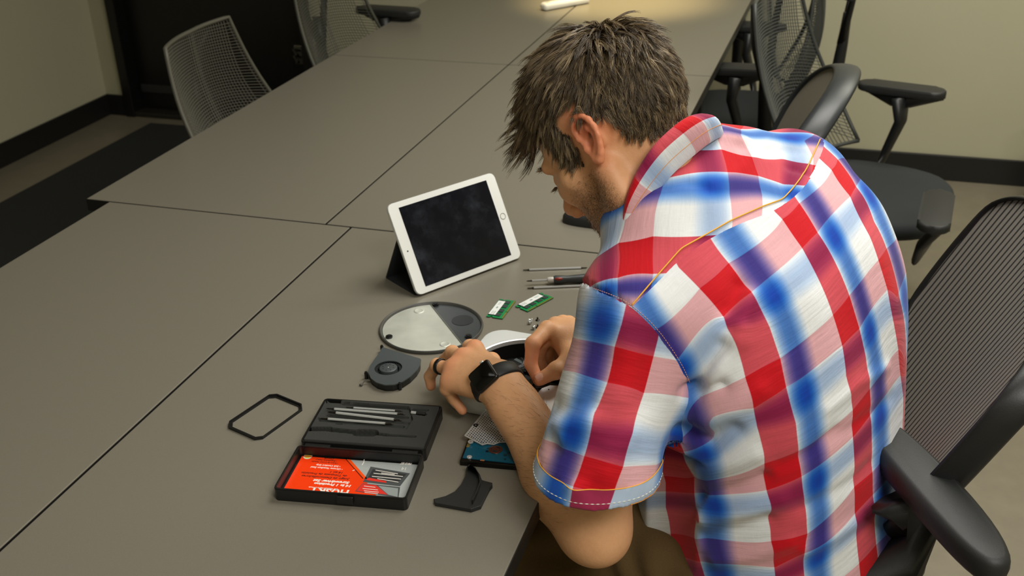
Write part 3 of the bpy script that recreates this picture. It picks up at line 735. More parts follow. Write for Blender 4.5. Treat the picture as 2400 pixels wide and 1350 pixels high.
SLV = [(C3, 500, 755, .3, .3), (C3, 820, 835, 0, .3), (C3, 192, 692, .68, .3), (C3, 980, 862, -.17, .3), (C3, 440, 1050, .3, 0), (C3, 740, 1140, 0, 0), (C3, 75, 950, .88, 0), (C3, 170, 965, .65, 0), (C3, 1088, 1178, -.36, 0),
 (C5, 460, 352, .3, -.7), (C5, 780, 442, 0, -.7), (C5, 165, 225, .72, -.7), (C5, 1060, 425, -.34, -.7), (C5, 368, 600, .3, -1.0), (C5, 690, 690, 0, -1.02), (C5, 960, 700, -.28, -1.03), (C3, 590, 430, .3, .62), (C3, 855, 700, 0, .44), (C3, 215, 380, .68, .62), (C3, 560, 560, .3, .5),
 (C5, 540, 0, .3, -.32), (C5, 895, 0, 0, -.30), (C5, 860, 160, 0, -.46), (C5, 505, 190, .3, -.52), (C5, 150, 60, .66, -.4), (C5, 1180, 150, -.46, -.46), (C5, 1100, 380, -.46, -.68)]
def fset(f, m, swap=False, dv=None):
    a = f(Vs)
    return (a[:, [1, 0]] if swap else a)
uvB = coords(BK)(Vs); uvY = coords(YK)(Vs)[:, ::-1]; uvS = coords(SLV)(Vs)
sleeve_end = uvS.copy()
# --- plaid cloth
def plaid(name, thick=1.0):
    t = NT(name)
    U = t.n('ShaderNodeAttribute', attribute_name='fu').outputs['Fac']; V = t.n('ShaderNodeAttribute', attribute_name='fv').outputs['Fac']
    cb = t.n('ShaderNodeCombineXYZ'); t.set(cb.inputs[0], U); t.set(cb.inputs[1], V)
    n_u = t.noise(1, 3, .7, vec=t.n('ShaderNodeVectorMath', operation='MULTIPLY', i_0=cb.outputs[0], i_1=(260, 7, 1)).outputs[0])
    n_v = t.noise(1, 3, .7, vec=t.n('ShaderNodeVectorMath', operation='MULTIPLY', i_0=cb.outputs[0], i_1=(7, 260, 1)).outputs[0])
    g = lambda *c: tuple(x/255 for x in c)+(1,)      # thread colours, blended as seen and turned linear afterwards
    R_, W_ = g(212, 16, 32), g(246, 247, 250)
    st = [(0, R_), (.297, R_), (.303, g(226, 234, 248)), (.322, g(176, 204, 242)), (.35, g(104, 156, 228)), (.385, g(52, 108, 204)), (.42, g(6, 80, 190)), (.455, g(0, 68, 180)), (.505, g(0, 68, 178)), (.54, g(34, 102, 202)), (.58, g(100, 152, 226)), (.63, g(196, 216, 244)), (.67, W_), (.995, W_), (1.0, R_)]
    def stripe(x, nz):
        fr = t.math('FRACT', t.math('ADD', x, t.math('MULTIPLY', t.math('SUBTRACT', nz, .5), .012)))
        return t.ramp(fr, st)
    cu = stripe(U, n_v); cv = stripe(V, n_u)
    c = t.mix(.30, cu, cv)
    c = t.n('ShaderNodeGamma', i_0=t.mix(1.0, c, (.895, .90, .90, 1), 'MULTIPLY'), i_1=2.2).outputs[0]
    # yarns: tiny light and dark threads
    w = t.math('MULTIPLY_ADD', t.math('ADD', n_u, n_v), .26, .74)
    c = t.mix(1.0, c, t.n('ShaderNodeCombineColor', i_0=w, i_1=w, i_2=w), 'MULTIPLY')
    wv = t.n('ShaderNodeTexWave'); wv.inputs['Scale'].default_value = 1
    h = t.math('ADD', t.math('MULTIPLY', n_u, .5), t.math('MULTIPLY', n_v, .5))
    # soft crumple lines running across the back
    cr = t.noise(1, 4, .55, vec=t.n('ShaderNodeVectorMath', operation='MULTIPLY', i_0=cb.outputs[0], i_1=(1.4, 12, 1)).outputs[0])
    nm = t.bump(h, .14, .0006); nm = t.bump(cr, .34, .005*thick, nm)
    return t.out(c, .82, normal=nm, Specular_IOR_Level=.2, Sheen_Weight=.15)
M_pl = plaid('plaid_cotton')
M_yel = mat('yellow_thread', (232, 168, 52), .6); M_org = mat('orange_thread', (214, 140, 60), .6); M_wht = mat('white_thread', (220, 218, 205), .7)
def submesh(name, m, uv, parent, lift=0.0):
    q = Qs[m]; ids, inv = np.unique(q, return_inverse=True); q = inv.reshape(q.shape)
    V = Vs[ids]+(Nn[ids]*lift if lift else 0)
    return np_mesh(name, V, q, M_pl, parent, attrs={'fu': ('FLOAT', uv[ids, 0]), 'fv': ('FLOAT', uv[ids, 1])})
Nn = nrm(Vs, Qs)
shirt = submesh('shirt', ~(mS | mY | mR), uvB, man)
submesh('yoke', mY & ~mR & ~mS, uvY, shirt)
submesh('sleeve', mS & ~mC, uvS, shirt)
cu = uvS.copy(); cu[:, 1] = .56
submesh('cuff', mC, cu, shirt, .0012)
uvR = np.stack([uvB[:, 0]*0+((Vs-OB)@FH)/.14, Vs[:, 2]/.14], 1); submesh('sleeve', mR & ~mS, uvR, shirt)
bs2 = bvh_of(Vs, Qs)
def stitch(name, P, m, r=.0007, lift=.0012, dash=None, parent=None, jit=0):
    # resample the line in the picture, drop it on the cloth
    D = [];
    for a, b in zip(P[:-1], P[1:]):
        n = max(2, int(math.hypot(b[0]-a[0], b[1]-a[1])/4))
        D += [(a[0]+(b[0]-a[0])*i/n, a[1]+(b[1]-a[1])*i/n) for i in range(n)]
    D.append(P[-1])
    for _ in range(6): D = [D[0]]+[((D[i-1][0]+2*D[i][0]+D[i+1][0])/4, (D[i-1][1]+2*D[i][1]+D[i+1][1])/4) for i in range(1, len(D)-1)]+[D[-1]]
    q = [ray(x, y, lift) for x, y in D]; b = BM(); run = []
    q = [p for p in q if p is not None]
    keep = [q[0]]
    for p in q[1:]:
        if np.linalg.norm(p-keep[-1]) < .03: keep.append(p)
    if dash:
        k = 0
        L = np.concatenate([[0], np.cumsum([np.linalg.norm(keep[i+1]-keep[i]) for i in range(len(keep)-1)])])
        A = np.array(keep); pos = 0
        while pos+dash < L[-1]:
            tt = np.linspace(pos, pos+dash*.62, 3); b.tube([[np.interp(x, L, A[:, j]) for j in range(3)] for x in tt], r, 5); pos += dash
    else: b.tube([tuple(p) for p in keep], r, 6)
    return b.obj(name, m, parent or shirt, True)
yst = crop([(1545-1300, 0)], (0, 0))
stitch('yoke_topstitch', [(1481, 716), (1500, 694), (1545, 641), (1596, 583), (1660, 547), (1713, 517), (1786, 485), (1834, 468), (1857, 443), (1876, 418), (1896, 384), (1921, 328)], M_yel, .0009, .0014)
stitch('armhole_stitching', [(1392, 676), (1430, 690), (1462, 704), (1490, 724), (1522, 752), (1552, 786), (1580, 826), (1602, 862), (1618, 900)], mat('pink_thread', (206, 150, 140), .7), .0005, .001, dash=.0036)
def hemline(off, r, m, name, lift, dash=None):
    c = hemL+hemN*off; e1 = np.cross(hemN, [0, 0, 1.]); e1 /= np.linalg.norm(e1); e2 = np.cross(hemN, e1); P = []
    for a in np.linspace(0, 2*PI, 161)[:-1]:
        d = e1*math.cos(a)+e2*math.sin(a); h = bs.ray_cast(Vector(c+d*.16), Vector(-d))
        if h[0] is not None and .04 < np.linalg.norm(np.array(h[0])-c) < hemR*1.22: P.append(np.array(h[0])+d*lift)
    P = np.array(P)
    for _ in range(3): P = (np.roll(P, 1, 0)+2*P+np.roll(P, -1, 0))/4
    b = BM()
    if dash: P = np.stack([P, (P+np.roll(P, -1, 0))/2], 1).reshape(-1, 3); b.tube([tuple(p) for p in P], [r if i % 4 < 2 else .00008 for i in range(len(P))], 5, closed=True)
    else: b.tube([tuple(p) for p in P], r, 6, closed=True)
    b.obj(name, m, shirt, True)
hemline(-.0245, .0007, M_yel, 'cuff_topstitch', .0012); hemline(-.002, .0007, M_org, 'cuff_edge_stitch', .0016); hemline(-.0095, .0006, M_wht, 'cuff_dashes', .0018, 1)
# --- collar
RM = [((1456, 526), 1.350), ((1468, 462), 1.336), ((1493, 402), 1.334), ((1533, 342), 1.335), ((1580, 298), 1.350), ((1618, 274), 1.372), ((1644, 268), 1.398)]
rim = [WD(*p, D) for p, D in RM]
OE = [((1484, 512), 1.335), ((1506, 484), 1.336), ((1538, 445), 1.342), ((1580, 398), 1.354), ((1632, 353), 1.378), ((1664, 328), 1.400), ((1694, 312), 1.430)]
oute = [WD(*p, D) for p, D in OE]
def spl(P, n):
    P = [np.array(p, float) for p in P]; out = []
    for i in range(len(P)-1):
        p0 = P[max(i-1, 0)]; p1 = P[i]; p2 = P[i+1]; p3 = P[min(i+2, len(P)-1)]
        for k in range(n):
            t_ = k/n; out.append(.5*((2*p1)+(-p0+p2)*t_+(2*p0-5*p1+4*p2-p3)*t_**2+(-p0+3*p1-3*p2+p3)*t_**3))
    out.append(P[-1]); return out
def mir(p, l0):
    s_, l_ = (p-OB)@FH, (p-OB)@LH; q = min(1, abs(l_-l0)/.04); return B(s_+.035*q, l0-.75*(l_-l0), p[2]-.034*q)
l0r = (rim[-1]-OB)@LH-.012; l0o = (oute[-1]-OB)@LH-.016
rim_f = rim+[mir(p, l0r) for p in rim[::-1]]; out_f = oute+[mir(p, l0o) for p in oute[::-1]]
R_ = spl(rim_f, 8); O_ = spl(out_f, 8)
NC = 8; ctr = B(.065, .035, 1.08)
Pg = []
for i, (a, b) in enumerate(zip(R_, O_)):
    out = a-ctr; out[2] *= .5; out /= np.linalg.norm(out)
    row = []
    inn = np.array([ctr[0]-a[0], ctr[1]-a[1], 0]); inn /= np.linalg.norm(inn)
    row.append(a+inn*.006-np.array([0, 0, .034]))
    row.append(a+inn*.0045-np.array([0, 0, .015]))
    row.append(a+inn*.003)
    row.append(a+np.array([0, 0, .0012]))
    for j in range(1, NC+1):
        f = j/NC; p = a+(b-a)*f+out*.010*math.sin(PI*min(1, f*1.05))**.8*(1-.3*f)
        row.append(p)
    row.append(b-out*.002-np.array([0, 0, .0035]))
    Pg.append(row)
A_ = np.array(Pg); ni, nj = A_.shape[:2]; idx = np.arange(ni*nj).reshape(ni, nj)
Qc = np.stack([idx[:-1, :-1], idx[1:, :-1], idx[1:, 1:], idx[:-1, 1:]], -1).reshape(-1, 4)
# rows: v runs from the red rim into the white; columns alternate along the band
fi = np.linspace(0, 1, ni); arc = np.concatenate([[0], np.cumsum(np.linalg.norm(np.diff(A_[:, 8], axis=0), axis=1))])
mid0 = arc[(ni-1)//2]
ucol = (arc-mid0)/.122+.72
vv = np.array([.2, .1, .02, .0]+[-.0-.34*j/NC for j in range(1, NC+1)]+[-.36])
vrow = np.where(np.arange(nj) < 4, .15, 0)+np.array([0]*4+[ .13-.46*((j-1)/(NC-1)) for j in range(1, NC+1)]+[-.34])
FU = np.repeat(vrow[None], ni, 0).ravel(); FV = np.repeat(ucol[:, None], nj, 1).ravel()
np_mesh('collar', A_.reshape(-1, 3), Qc, M_pl, shirt, attrs={'fu': ('FLOAT', FU), 'fv': ('FLOAT', FV)})
bc = bvh_of(A_.reshape(-1, 3), Qc)
b = BM(); pts = [tuple(A_[i, nj-4]+np.array([0, 0, .0008])) for i in range(2, ni//2+2)]; b.tube(pts, .0004, 5); b.obj('collar_stitch', M_org, shirt, True)
# ---------------------------------------------------------------- hair
Nh = nrm(Vh, Qh)
LV = (Vh-HO)@HA.T/HS
hf, hl, hu = LV.T; ahl = np.abs(hl)
# hairline: height above which hair grows, as a function of how far forward the spot lies
HLX = np.array([-.12, -.095, -.075, -.05, -.028, -.012, .004, .016, .026, .036, .050, .066, .080, .092, .11])
HLU = np.array([-.036, -.038, -.036, -.026, .000, .034, .036, .020, -.016, .000, .042, .060, .070, .078, .086])
hline = np.interp(hf, HLX, HLU)
mask = (hu > hline) & (np.abs(hl) < .0835) & ((np.hypot(hf, hu-.04) > .02))
ear = ((hf+.014)/.024)**2+((hu-.002)/.031)**2 < 1
mask &= ~(ear & (ahl > .05))
ids = np.where(mask)[0]
# vertices are evenly spaced, so picking them at random spreads the locks evenly
NCL = 2600; NS = 13; SEG = 9
pick = rng.choice(ids, NCL, replace=NCL > len(ids))
crown = np.array([-.055, 0., .122])
def toW(d): return d@HA
P0 = LV[pick]
nl = (Nh[pick])@HA.T
rad = P0-crown; rad -= (rad*nl).sum(1)[:, None]*nl; rad /= np.linalg.norm(rad, axis=1)[:, None]+1e-9
fwd = np.array([1, 0, -.15]); wf = np.clip((P0[:, 2]-.03)/.07, 0, 1)*np.clip((P0[:, 0]+.05)/.08, 0, 1)
side = np.clip((.07-P0[:, 2])/.05, 0, 1)
comb = rad*(1-.55*wf)[:, None]+wf[:, None]*fwd*.9+side[:, None]*np.array([-.25, 0, -.5])*(P0[:, 0] < .02)[:, None]+side[:, None]*np.array([.25, 0, -.35])*(P0[:, 0] >= .02)[:, None]
# wavy sideways drift shared by neighbouring locks
ph = np.sin(P0@np.array([70, 40, 55]))+np.sin(P0@np.array([-45, 80, 60])+1)+.6*np.sin(P0@np.array([120, -60, 90])+2)
tan = np.cross(nl, comb); comb = comb+tan*(ph*.28)[:, None]+rng.normal(0, .22, (NCL, 3))
comb -= (comb*nl).sum(1)[:, None]*nl; comb /= np.linalg.norm(comb, axis=1)[:, None]
front = np.clip((P0[:, 0]-.045)/.04, 0, 1)*np.clip((P0[:, 2]-.05)/.03, 0, 1)
top = np.clip((P0[:, 2]-.06)/.05, 0, 1)
L = .023+.020*top+.046*front-.012*np.clip((.02-P0[:, 2])/.04, 0, 1)
L *= rng.uniform(.75, 1.25, NCL)
lift = .28+.25*top+.42*front+rng.normal(0, .10, NCL)
lift = np.clip(lift, .12, .9)
v = comb+nl*lift[:, None]; v /= np.linalg.norm(v, axis=1)[:, None]
pts = np.zeros((NCL, SEG, 3)); pts[:, 0] = P0-nl*.002; vv_ = v.copy()
curl = rng.normal(0, 1, (NCL, 3)); curl /= np.linalg.norm(curl, axis=1)[:, None]
gdir = HA@np.array([0, 0, -1.])
bl = bvh_of(LV, Qh)
hmin = .003+.011*top+.010*front
for i in range(1, SEG):
    f = i/(SEG-1)
    vv_ = vv_+curl*.16*math.sin(f*5)+gdir*.07*(1-front[:, None]*1.9)+comb*.10+nl*(front*.07)[:, None]
    vv_ /= np.linalg.norm(vv_, axis=1)[:, None]
    p = pts[:, i-1]+vv_*(L/(SEG-1))[:, None]
    hm = hmin*math.sin(min(1, f*1.6)*PI/2)
    for j in range(NCL):
        h = bl.find_nearest(Vector(p[j]), .02)
        if h[0] is not None:
            n = np.array(h[1]); 
            if n@nl[j] < 0: n = -n
            d = (p[j]-np.array(h[0]))@n
            if d < hm[j]: p[j] += n*(hm[j]-d)
            mx = hm[j]+.012+.035*front[j]+.006*top[j]
            if d > mx: p[j] -= n*(d-mx)*.5
    pts[:, i] = p
# strands gather from a wide root to a joint tip
N = NCL*NS
cl = np.repeat(np.arange(NCL), NS)
off = rng.normal(0, 1, (N, 3)); off -= (off*nl[cl]).sum(1)[:, None]*nl[cl]; off *= (.0034/np.maximum(np.linalg.norm(off, axis=1), .3)*rng.uniform(.1, 1.3, N))[:, None]
tt = np.linspace(0, 1, SEG)
spread = (1-.78*tt**1.2)[None, :, None]
S_ = pts[cl]+off[:, None, :]*spread+rng.normal(0, .0011, (N, 1, 3))*tt[None, :, None]
Sc = rng.uniform(.7, 1.1, N); cut = (tt[None]*Sc[:, None])*(SEG-1); i0 = np.minimum(cut.astype(int), SEG-2); fr_ = (cut-i0)[..., None]
ar = np.arange(N)[:, None]; S_ = np.where(Sc[:, None, None] <= 1, S_[ar, i0]*(1-fr_)+S_[ar, i0+1]*fr_, S_)
Wd = HO+(S_*HS)@HA
def strands(name, Wd, r0, mat_, parent, shade=None):
    N, K = Wd.shape[:2]; T_ = np.gradient(Wd, axis=1); T_ /= np.linalg.norm(T_, axis=2)[..., None]+1e-12
    X_ = np.cross(T_, rng.normal(size=(N, 1, 3))); X_ /= np.linalg.norm(X_, axis=2)[..., None]+1e-12; Y_ = np.cross(T_, X_)
    r = r0*(1-.75*np.linspace(0, 1, K)**2)[None, :, None]
    rg = np.stack([Wd+r*(X_*math.cos(a)+Y_*math.sin(a)) for a in (0, 2*PI/3, 4*PI/3)], 2)
    V = rg.reshape(-1, 3); id_ = np.arange(N*K*3).reshape(N, K, 3)
    q = [np.stack([id_[:, :-1, k], id_[:, :-1, (k+1) % 3], id_[:, 1:, (k+1) % 3], id_[:, 1:, k]], -1).reshape(-1, 4) for k in range(3)]
    sh = np.repeat(shade if shade is not None else rng.uniform(0, 1, N), K*3)
    return np_mesh(name, V, np.concatenate(q), mat_, parent, attrs={'shade': ('FLOAT', sh)})
t = NT('hair'); a_ = t.n('ShaderNodeAttribute', attribute_name='shade').outputs['Fac']
M_hair = t.out(t.ramp(a_, [(0, srgb((50, 40, 29))), (.4, srgb((96, 79, 57))), (.8, srgb((138, 118, 88))), (1, srgb((176, 156, 122)))]), .42, Specular_IOR_Level=.6)
shade = np.clip(np.repeat(rng.uniform(0, 1, NCL)**1.3, NS)*.72+rng.uniform(-.05, .38, N), 0, 1)
hair = strands('hair', Wd, .00040, M_hair, man, shade)
# short dense growth right on the scalp under the locks
m = mask[Qh].all(1); q = Qh[m]; ii, inv = np.unique(q, return_inverse=True)
scalp = np_mesh('scalp_growth', Vh[ii]+Nh[ii]*.0016, inv.reshape(q.shape), mat('hair_roots', (44, 34, 26), .7, bump=.8, bscale=900), hair)
def short(name, P, D, L, r, m_, jit=.3, segs=4, parent=man):
    N = len(P); D = D+rng.normal(0, jit, (N, 3)); D /= np.linalg.norm(D, axis=1)[:, None]
    L = L*rng.uniform(.6, 1.2, N); t_ = np.linspace(0, 1, segs)
    Wp = P[:, None]+D[:, None]*(L[:, None]*t_[None])[..., None]
    return strands(name, Wp, r, m_, parent)
# brows and lashes
def surf(f, l, u):
    h = bvh_head.find_nearest(Vector(Hd(f, l, u))); return np.array(h[0])
for s_ in (-1, 1):
    P = np.array([surf(.10-.012*a*a, s_*(.012+.040*a), .021+.006*math.sin(a*PI))+rng.normal(0, .0012, 3) for a in rng.uniform(0, 1, 170)])
    short('eyebrow', P, np.tile(hL*s_*.9+hF*.25, (170, 1)), .009, .0003, M_hair)
    P = np.array([Hd(.0955-.004*abs(a), s_*(.031+.013*a), -.003) for a in rng.uniform(-1, 1, 60)])
    short('eyelashes', P, np.tile(hF*.9-hU*.25+hL*s_*.25, (60, 1)), .010, .0003, M_hair, .12)
# stubble on jaw and cheek
ib = np.where(beard[:len(Vh)] > .25)[0]; pk = rng.choice(ib, 5200)
short('stubble', Vh[pk], Nh[pk]*.6+(-hU*.5-hF*.1), .0042, .00013, M_hair, .3, 3)
# fine hair on the forearm
Nl_ = nrm(Vl, Ql); al_ = (Vl-eL)@(wL-eL)/((wL-eL)@(wL-eL)); ia = np.where((al_ > .05) & (al_ < .9) & (Nl_[:, 2] > -.3))[0]; pk = rng.choice(ia, 1900)
short('arm_hair', Vl[pk], Nl_[pk]*.25+(wL-eL)/np.linalg.norm(wL-eL)*.6+np.cross(Nl_[pk], (wL-eL))*2.2, .012, .00009, mat('arm_hair_brown', (96, 66, 40), .6), .3, 4)
# ---------------------------------------------------------------- trousers
t = NT('brown_cotton_twill'); n = t.noise(700, 2)
M_tr = t.out(t.mix(n, srgb((72, 54, 24)), srgb((92, 70, 34))), .9, normal=t.bump(n, .4, .0008))
St2 = SDF([-.72, .72, .0], [.36, 1.85, .70], .007)
hipc = B(-.17, 0, .56)
St2.ell(hipc, (.13, .17, .10), [FH, LH, [0, 0, 1]], .03)
kL = B(.25, .16, .545); kR = B(.27, -.15, .545); aL = B(.20, .17, .12); aR = B(.22, -.16, .12)
for hp, kn, an in ((B(-.12, .10, .56), kL, aL), (B(-.12, -.10, .56), kR, aR)):
    St2.cone(hp, kn, .095, .072, .04); St2.cone(kn, kn+(an-kn)*.5, .070, .068, .03); St2.cone(kn+(an-kn)*.5, an, .068, .06, .02)
Vq, Qq = St2.mesh(); Vq = smooth_mesh(Vq, Qq, 2)
Nq = nrm(Vq, Qq)
sq = (Vq-OB)@FH; Vq = Vq+Nq*(.0035*np.sin(sq*85+3*np.sin(Vq@np.array([20, 13, 30])))*np.clip((Vq[:, 2]-.5)/.06, 0, 1))[:, None]
trousers = np_mesh('trousers', Vq, Qq, M_tr, man)
for an in (aL, aR):
    S5 = SDF(an+np.array([-.30, -.2, -.125]), an+np.array([.15, .25, .08]), .006)
    a0 = an*np.array([1, 1, 0])+np.array([0, 0, .055]); S5.cone(an+np.array([0, 0, -.02]), a0, .045, .045, .02); S5.cone(a0-FH*.04+np.array([0, 0, -.01]), a0+FH*.16+np.array([0, 0, -.017]), .042, .038, .03)
    v5, q5 = S5.mesh(); v5[:, 2] = np.maximum(v5[:, 2], .002); np_mesh('shoe', smooth_mesh(v5, q5, 1), q5, mat('shoe_dark', (40, 36, 32), .6), man)

# finger nails that show
def nail(c, d, n, w=.0060, l=.0075):
    d = d/np.linalg.norm(d); n = n-(n@d)*d; n /= np.linalg.norm(n); s_ = np.cross(d, n)
    M = Matrix(((d[0], s_[0], n[0], c[0]), (d[1], s_[1], n[1], c[1]), (d[2], s_[2], n[2], c[2]), (0, 0, 0, 1)))
    b = BM(); P = []
    for i in range(7):
        u = i/6; row = []
        for j in range(9):
            v = -1+2*j/8; hw_ = w*(1-.25*abs(2*u-1)**3); row.append(M @ Vector((l*(2*u-1), v*hw_, -.0028*v*v-.0012*(2*u-1)**2)))
        P.append(row)
    b.grid(P); b.obj('fingernail', mat('nail', (232, 176, 152), .28), man, True)
tc = TR[3]; nv = -(tc-CPOS)/np.linalg.norm(tc-CPOS)*.6+np.array([0, 0, .7]); nv /= np.linalg.norm(nv)
nail(tc+(TR[2]-TR[3])*.02+nv*.0104, TR[3]-TR[2], nv, .0062, .0078)
# ---------------------------------------------------------------- things on the table
def frame2(o, x, flip=False):
    """matrix with origin o and x axis along x (horizontal), z up"""
    x = np.array(x, float); x[2] = 0; x /= np.linalg.norm(x); y = np.array([-x[1], x[0], 0])
    return Matrix(((x[0], y[0], 0, o[0]), (x[1], y[1], 0, o[1]), (0, 0, 1, o[2]), (0, 0, 0, 1)))
def mthing(name, label, cat, M, group=None):
    r = thing(name, label, cat, (0, 0, 0), 0, group); r.matrix_world = M; return r
def flat_text(s, size, mat_, parent, M, name='lettering', shear=0, bold=0, align='LEFT', sx=1):
    cu = bpy.data.curves.new(name, 'FONT'); cu.body = s; cu.size = size; cu.shear = shear; cu.offset = bold; cu.align_x = align; cu.resolution_u = 2; cu.extrude = .00004
    to = bpy.data.objects.new(name, cu); COL.objects.link(to); bpy.context.view_layer.update()
    dg = bpy.context.evaluated_depsgraph_get(); me = bpy.data.meshes.new_from_object(to.evaluated_get(dg))
    bpy.data.objects.remove(to); me.transform(Matrix.Diagonal((sx, 1, 1, 1))); me.transform(M); me.materials.clear()
    return obj(name, me, mat_, parent)
M_blk = mat('black_plastic', (20, 20, 20), .38, bump=.15, bscale=900)
M_blk2 = mat('charcoal_plastic', (52, 56, 58), .45, bump=.1, bscale=900)
M_steel = mat('satin_steel', (214, 217, 218), .32, .55)
M_dkst = mat('dark_steel', (60, 56, 50), .38, .9)
M_alu = mat('bead_blasted_aluminium', (226, 230, 230), .42, .35)
# --- tablet on its folded cover
z0 = TZ+.0045
BLp = W(978, 694, z0); BRp = W(1224, 602, z0); ex = (BRp-BLp)/np.linalg.norm(BRp-BLp); nn = np.array([-ex[1], ex[0], 0]); ph = math.radians(62)
ey = nn*math.cos(ph)+np.array([0, 0, math.sin(ph)]); ez = np.cross(ex, ey)
o_ = (BLp+BRp)/2
MT = Matrix(((ex[0], ey[0], ez[0], o_[0]), (ex[1], ey[1], ez[1], o_[1]), (ex[2], ey[2], ez[2], o_[2]), (0, 0, 0, 1)))
tab = mthing('tablet', 'white tablet computer with dark smudged screen propped upright on the table', 'tablet', MT)
def rrect(w, h, r, n=8, cx=0, cy=0):
    out = []
    for qx, qy, a in ((1, 1, 0), (-1, 1, 90), (-1, -1, 180), (1, -1, 270)):
        for k in range(n+1):
            t_ = math.radians(a+90*k/n); out.append((cx+qx*(w/2-r)+r*math.cos(t_), cy+qy*(h/2-r)+r*math.sin(t_)))
    return out
w_, h_ = .240, .1695
BM().prism(rrect(w_, h_, .0105, 8, 0, h_/2), -.0061, -.0004, bev=.0018, seg=3).obj('back_shell', M_alu, tab, 'auto')
BM().prism(rrect(w_-.0012, h_-.0012, .010, 8, 0, h_/2), -.0006, 0.0, bev=.0002, seg=1).obj('bezel', mat('white_glass', (238, 240, 238), .12, 0, spec=.5), tab, 'auto')
t = NT('smudged_screen'); n1 = t.noise(26, 5, .62); n2 = t.noise(9, 3)
sm_ = t.math('MULTIPLY', t.ramp(n1, [(.45, (0, 0, 0)), (.75, (1, 1, 1))]), t.ramp(n2, [(.35, (0, 0, 0)), (.7, (1, 1, 1))]))
M_scr = t.out(t.mix(t.math('MULTIPLY', sm_, .5), srgb((13, 15, 24)), srgb((70, 76, 86))), t.math('MULTIPLY_ADD', sm_, .4, .10), Specular_IOR_Level=.35)
BM().box((0, h_/2, .00015), (.197, .148, .0003)).obj('screen', M_scr, tab)
hb = BM().ring([(.1085+.0062*math.cos(a), h_/2+.0062*math.sin(a)) for a in np.linspace(0, 2*PI, 33)[:-1]], [(.1085+.0052*math.cos(a), h_/2+.0052*math.sin(a)) for a in np.linspace(0, 2*PI, 33)[:-1]], 0, .0004)
hb.obj('home_button', mat('silver_ring', (190, 192, 190), .2, .8), tab)
BM().cyl((-.1095, h_/2-.004, 0), (-.1095, h_/2-.004, .0003), .0014, n=14).obj('camera_lens', M_blk, tab)
M_cov = mat('dark_folio_cover', (38, 40, 44), .7)
b = BM(); bw = .118
A0 = (0, -.0005, -.0068)
loc_z = lambda p: MT.inverted() @ Vector(p)
# folio triangle behind: panel against the back, panel on the table, panel joining them
bk = loc_z(o_+nn*.105-np.array([0, 0, .0038])); tp = Vector((0, .105, -.0075)); ft = loc_z(o_+nn*.012-np.array([0, 0, .0038]))
def panel(a, c, th=.0022):
    a = Vector(a); c = Vector(c); d = (c-a); nrm_ = Vector((1, 0, 0)).cross(d).normalized()*th
    V = [Vector((sx*bw, 0, 0))+q+o for q in (a, c) for o in (Vector(), nrm_) for sx in (-1, 1)]
    vs = [b.b.verts.new(v) for v in V]
    for f in ((0, 1, 3, 2), (4, 6, 7, 5), (0, 4, 5, 1), (2, 3, 7, 6), (0, 2, 6, 4), (1, 5, 7, 3)): b.b.faces.new([vs[i] for i in f])
panel((0, .002, -.0068), (0, .150, -.0068)); panel(tp, bk); panel(bk, ft)
b.obj('folio_cover', M_cov, tab)
# --- round bottom cover of the small computer
cD = W(1011, 765, TZ+.004); cD = cD*np.array([1, 1, 0])+np.array([0, 0, TZ])
d1 = W(1075, 797, TZ+.003)-W(1004, 708, TZ+.003)
MD = frame2(cD, d1)
cov = mthing('round_base_cover', 'silver and dark round computer base cover lying inner side up before the tablet', 'cover plate', MD)
R0 = .0865
BM().lathe([(0, .0012), (R0-.004, .0012), (R0-.0025, .0050), (R0-.001, .0062), (R0+.0005, .0058), (R0+.0012, .0030), (R0, .0), (0, .0)], 96).obj('rim_plate', mat('grey_rubber_rim', (70, 70, 66), .4), cov, 'auto', merge=1e-5)
ch = MD.inverted() @ Vector(W(1040, 752, TZ+.003)); hc_ = ch[1]      # chord height in local y
Rr = R0-.0045
def segm(a0, a1, n=40): return [(Rr*math.cos(a), Rr*math.sin(a)) for a in np.linspace(a0, a1, n)]
al0 = math.asin(hc_/Rr)
t = NT('scuffed_tin'); n = t.noise(18, 4, .6)
M_tin = t.out(t.mix(n, srgb((188, 191, 182)), srgb((222, 225, 216))), t.math('MULTIPLY_ADD', n, .2, .42), .6)
# metal on the side away from the man's hand, plastic segment beyond the chord
side_ = 1 if (MD.inverted() @ Vector(W(940, 770, TZ)))[1] > hc_ else -1
if side_ > 0: metal = segm(al0, PI-al0); plast = segm(PI-al0, 2*PI+al0)
else: plast = segm(al0, PI-al0); metal = segm(PI-al0, 2*PI+al0)
BM().prism(metal, .0012, .0024).obj('metal_plate', M_tin, cov)
BM().prism(plast, .0012, .0021).obj('antenna_window', mat('smoke_plastic', (62, 66, 68), .22), cov)
xs = math.sqrt(Rr*Rr-hc_*hc_)
BM().box((0, hc_, .0026), (2*xs, .0022, .0018), bev=.0004).obj('divider_rib', mat('rib_grey', (120, 120, 112), .35, .6), cov)
for px_, py_ in ((982, 728), (1043, 806)):
    q = MD.inverted() @ Vector(W(px_, py_, TZ+.003))
    BM().lathe([(.0, .0030), (.0062, .0030), (.0075, .0036), (.0088, .0030), (.0092, .0023)], 32, Matrix.Translation((q[0], q[1], 0))).obj('pressed_ring', M_tin, cov, True)
for px_, py_, an_ in ((1021, 713, .3), (912, 789, 1.2), (1098, 788, .5)):
    q = MD.inverted() @ Vector(W(px_, py_, TZ+.004))
    BM().cyl((q[0], q[1], .0015), (q[0], q[1], .0052), .0058, n=20).cyl((q[0], q[1], .005), (q[0], q[1], .0066), .0035, n=16).obj('latch', M_blk, cov, 'auto')
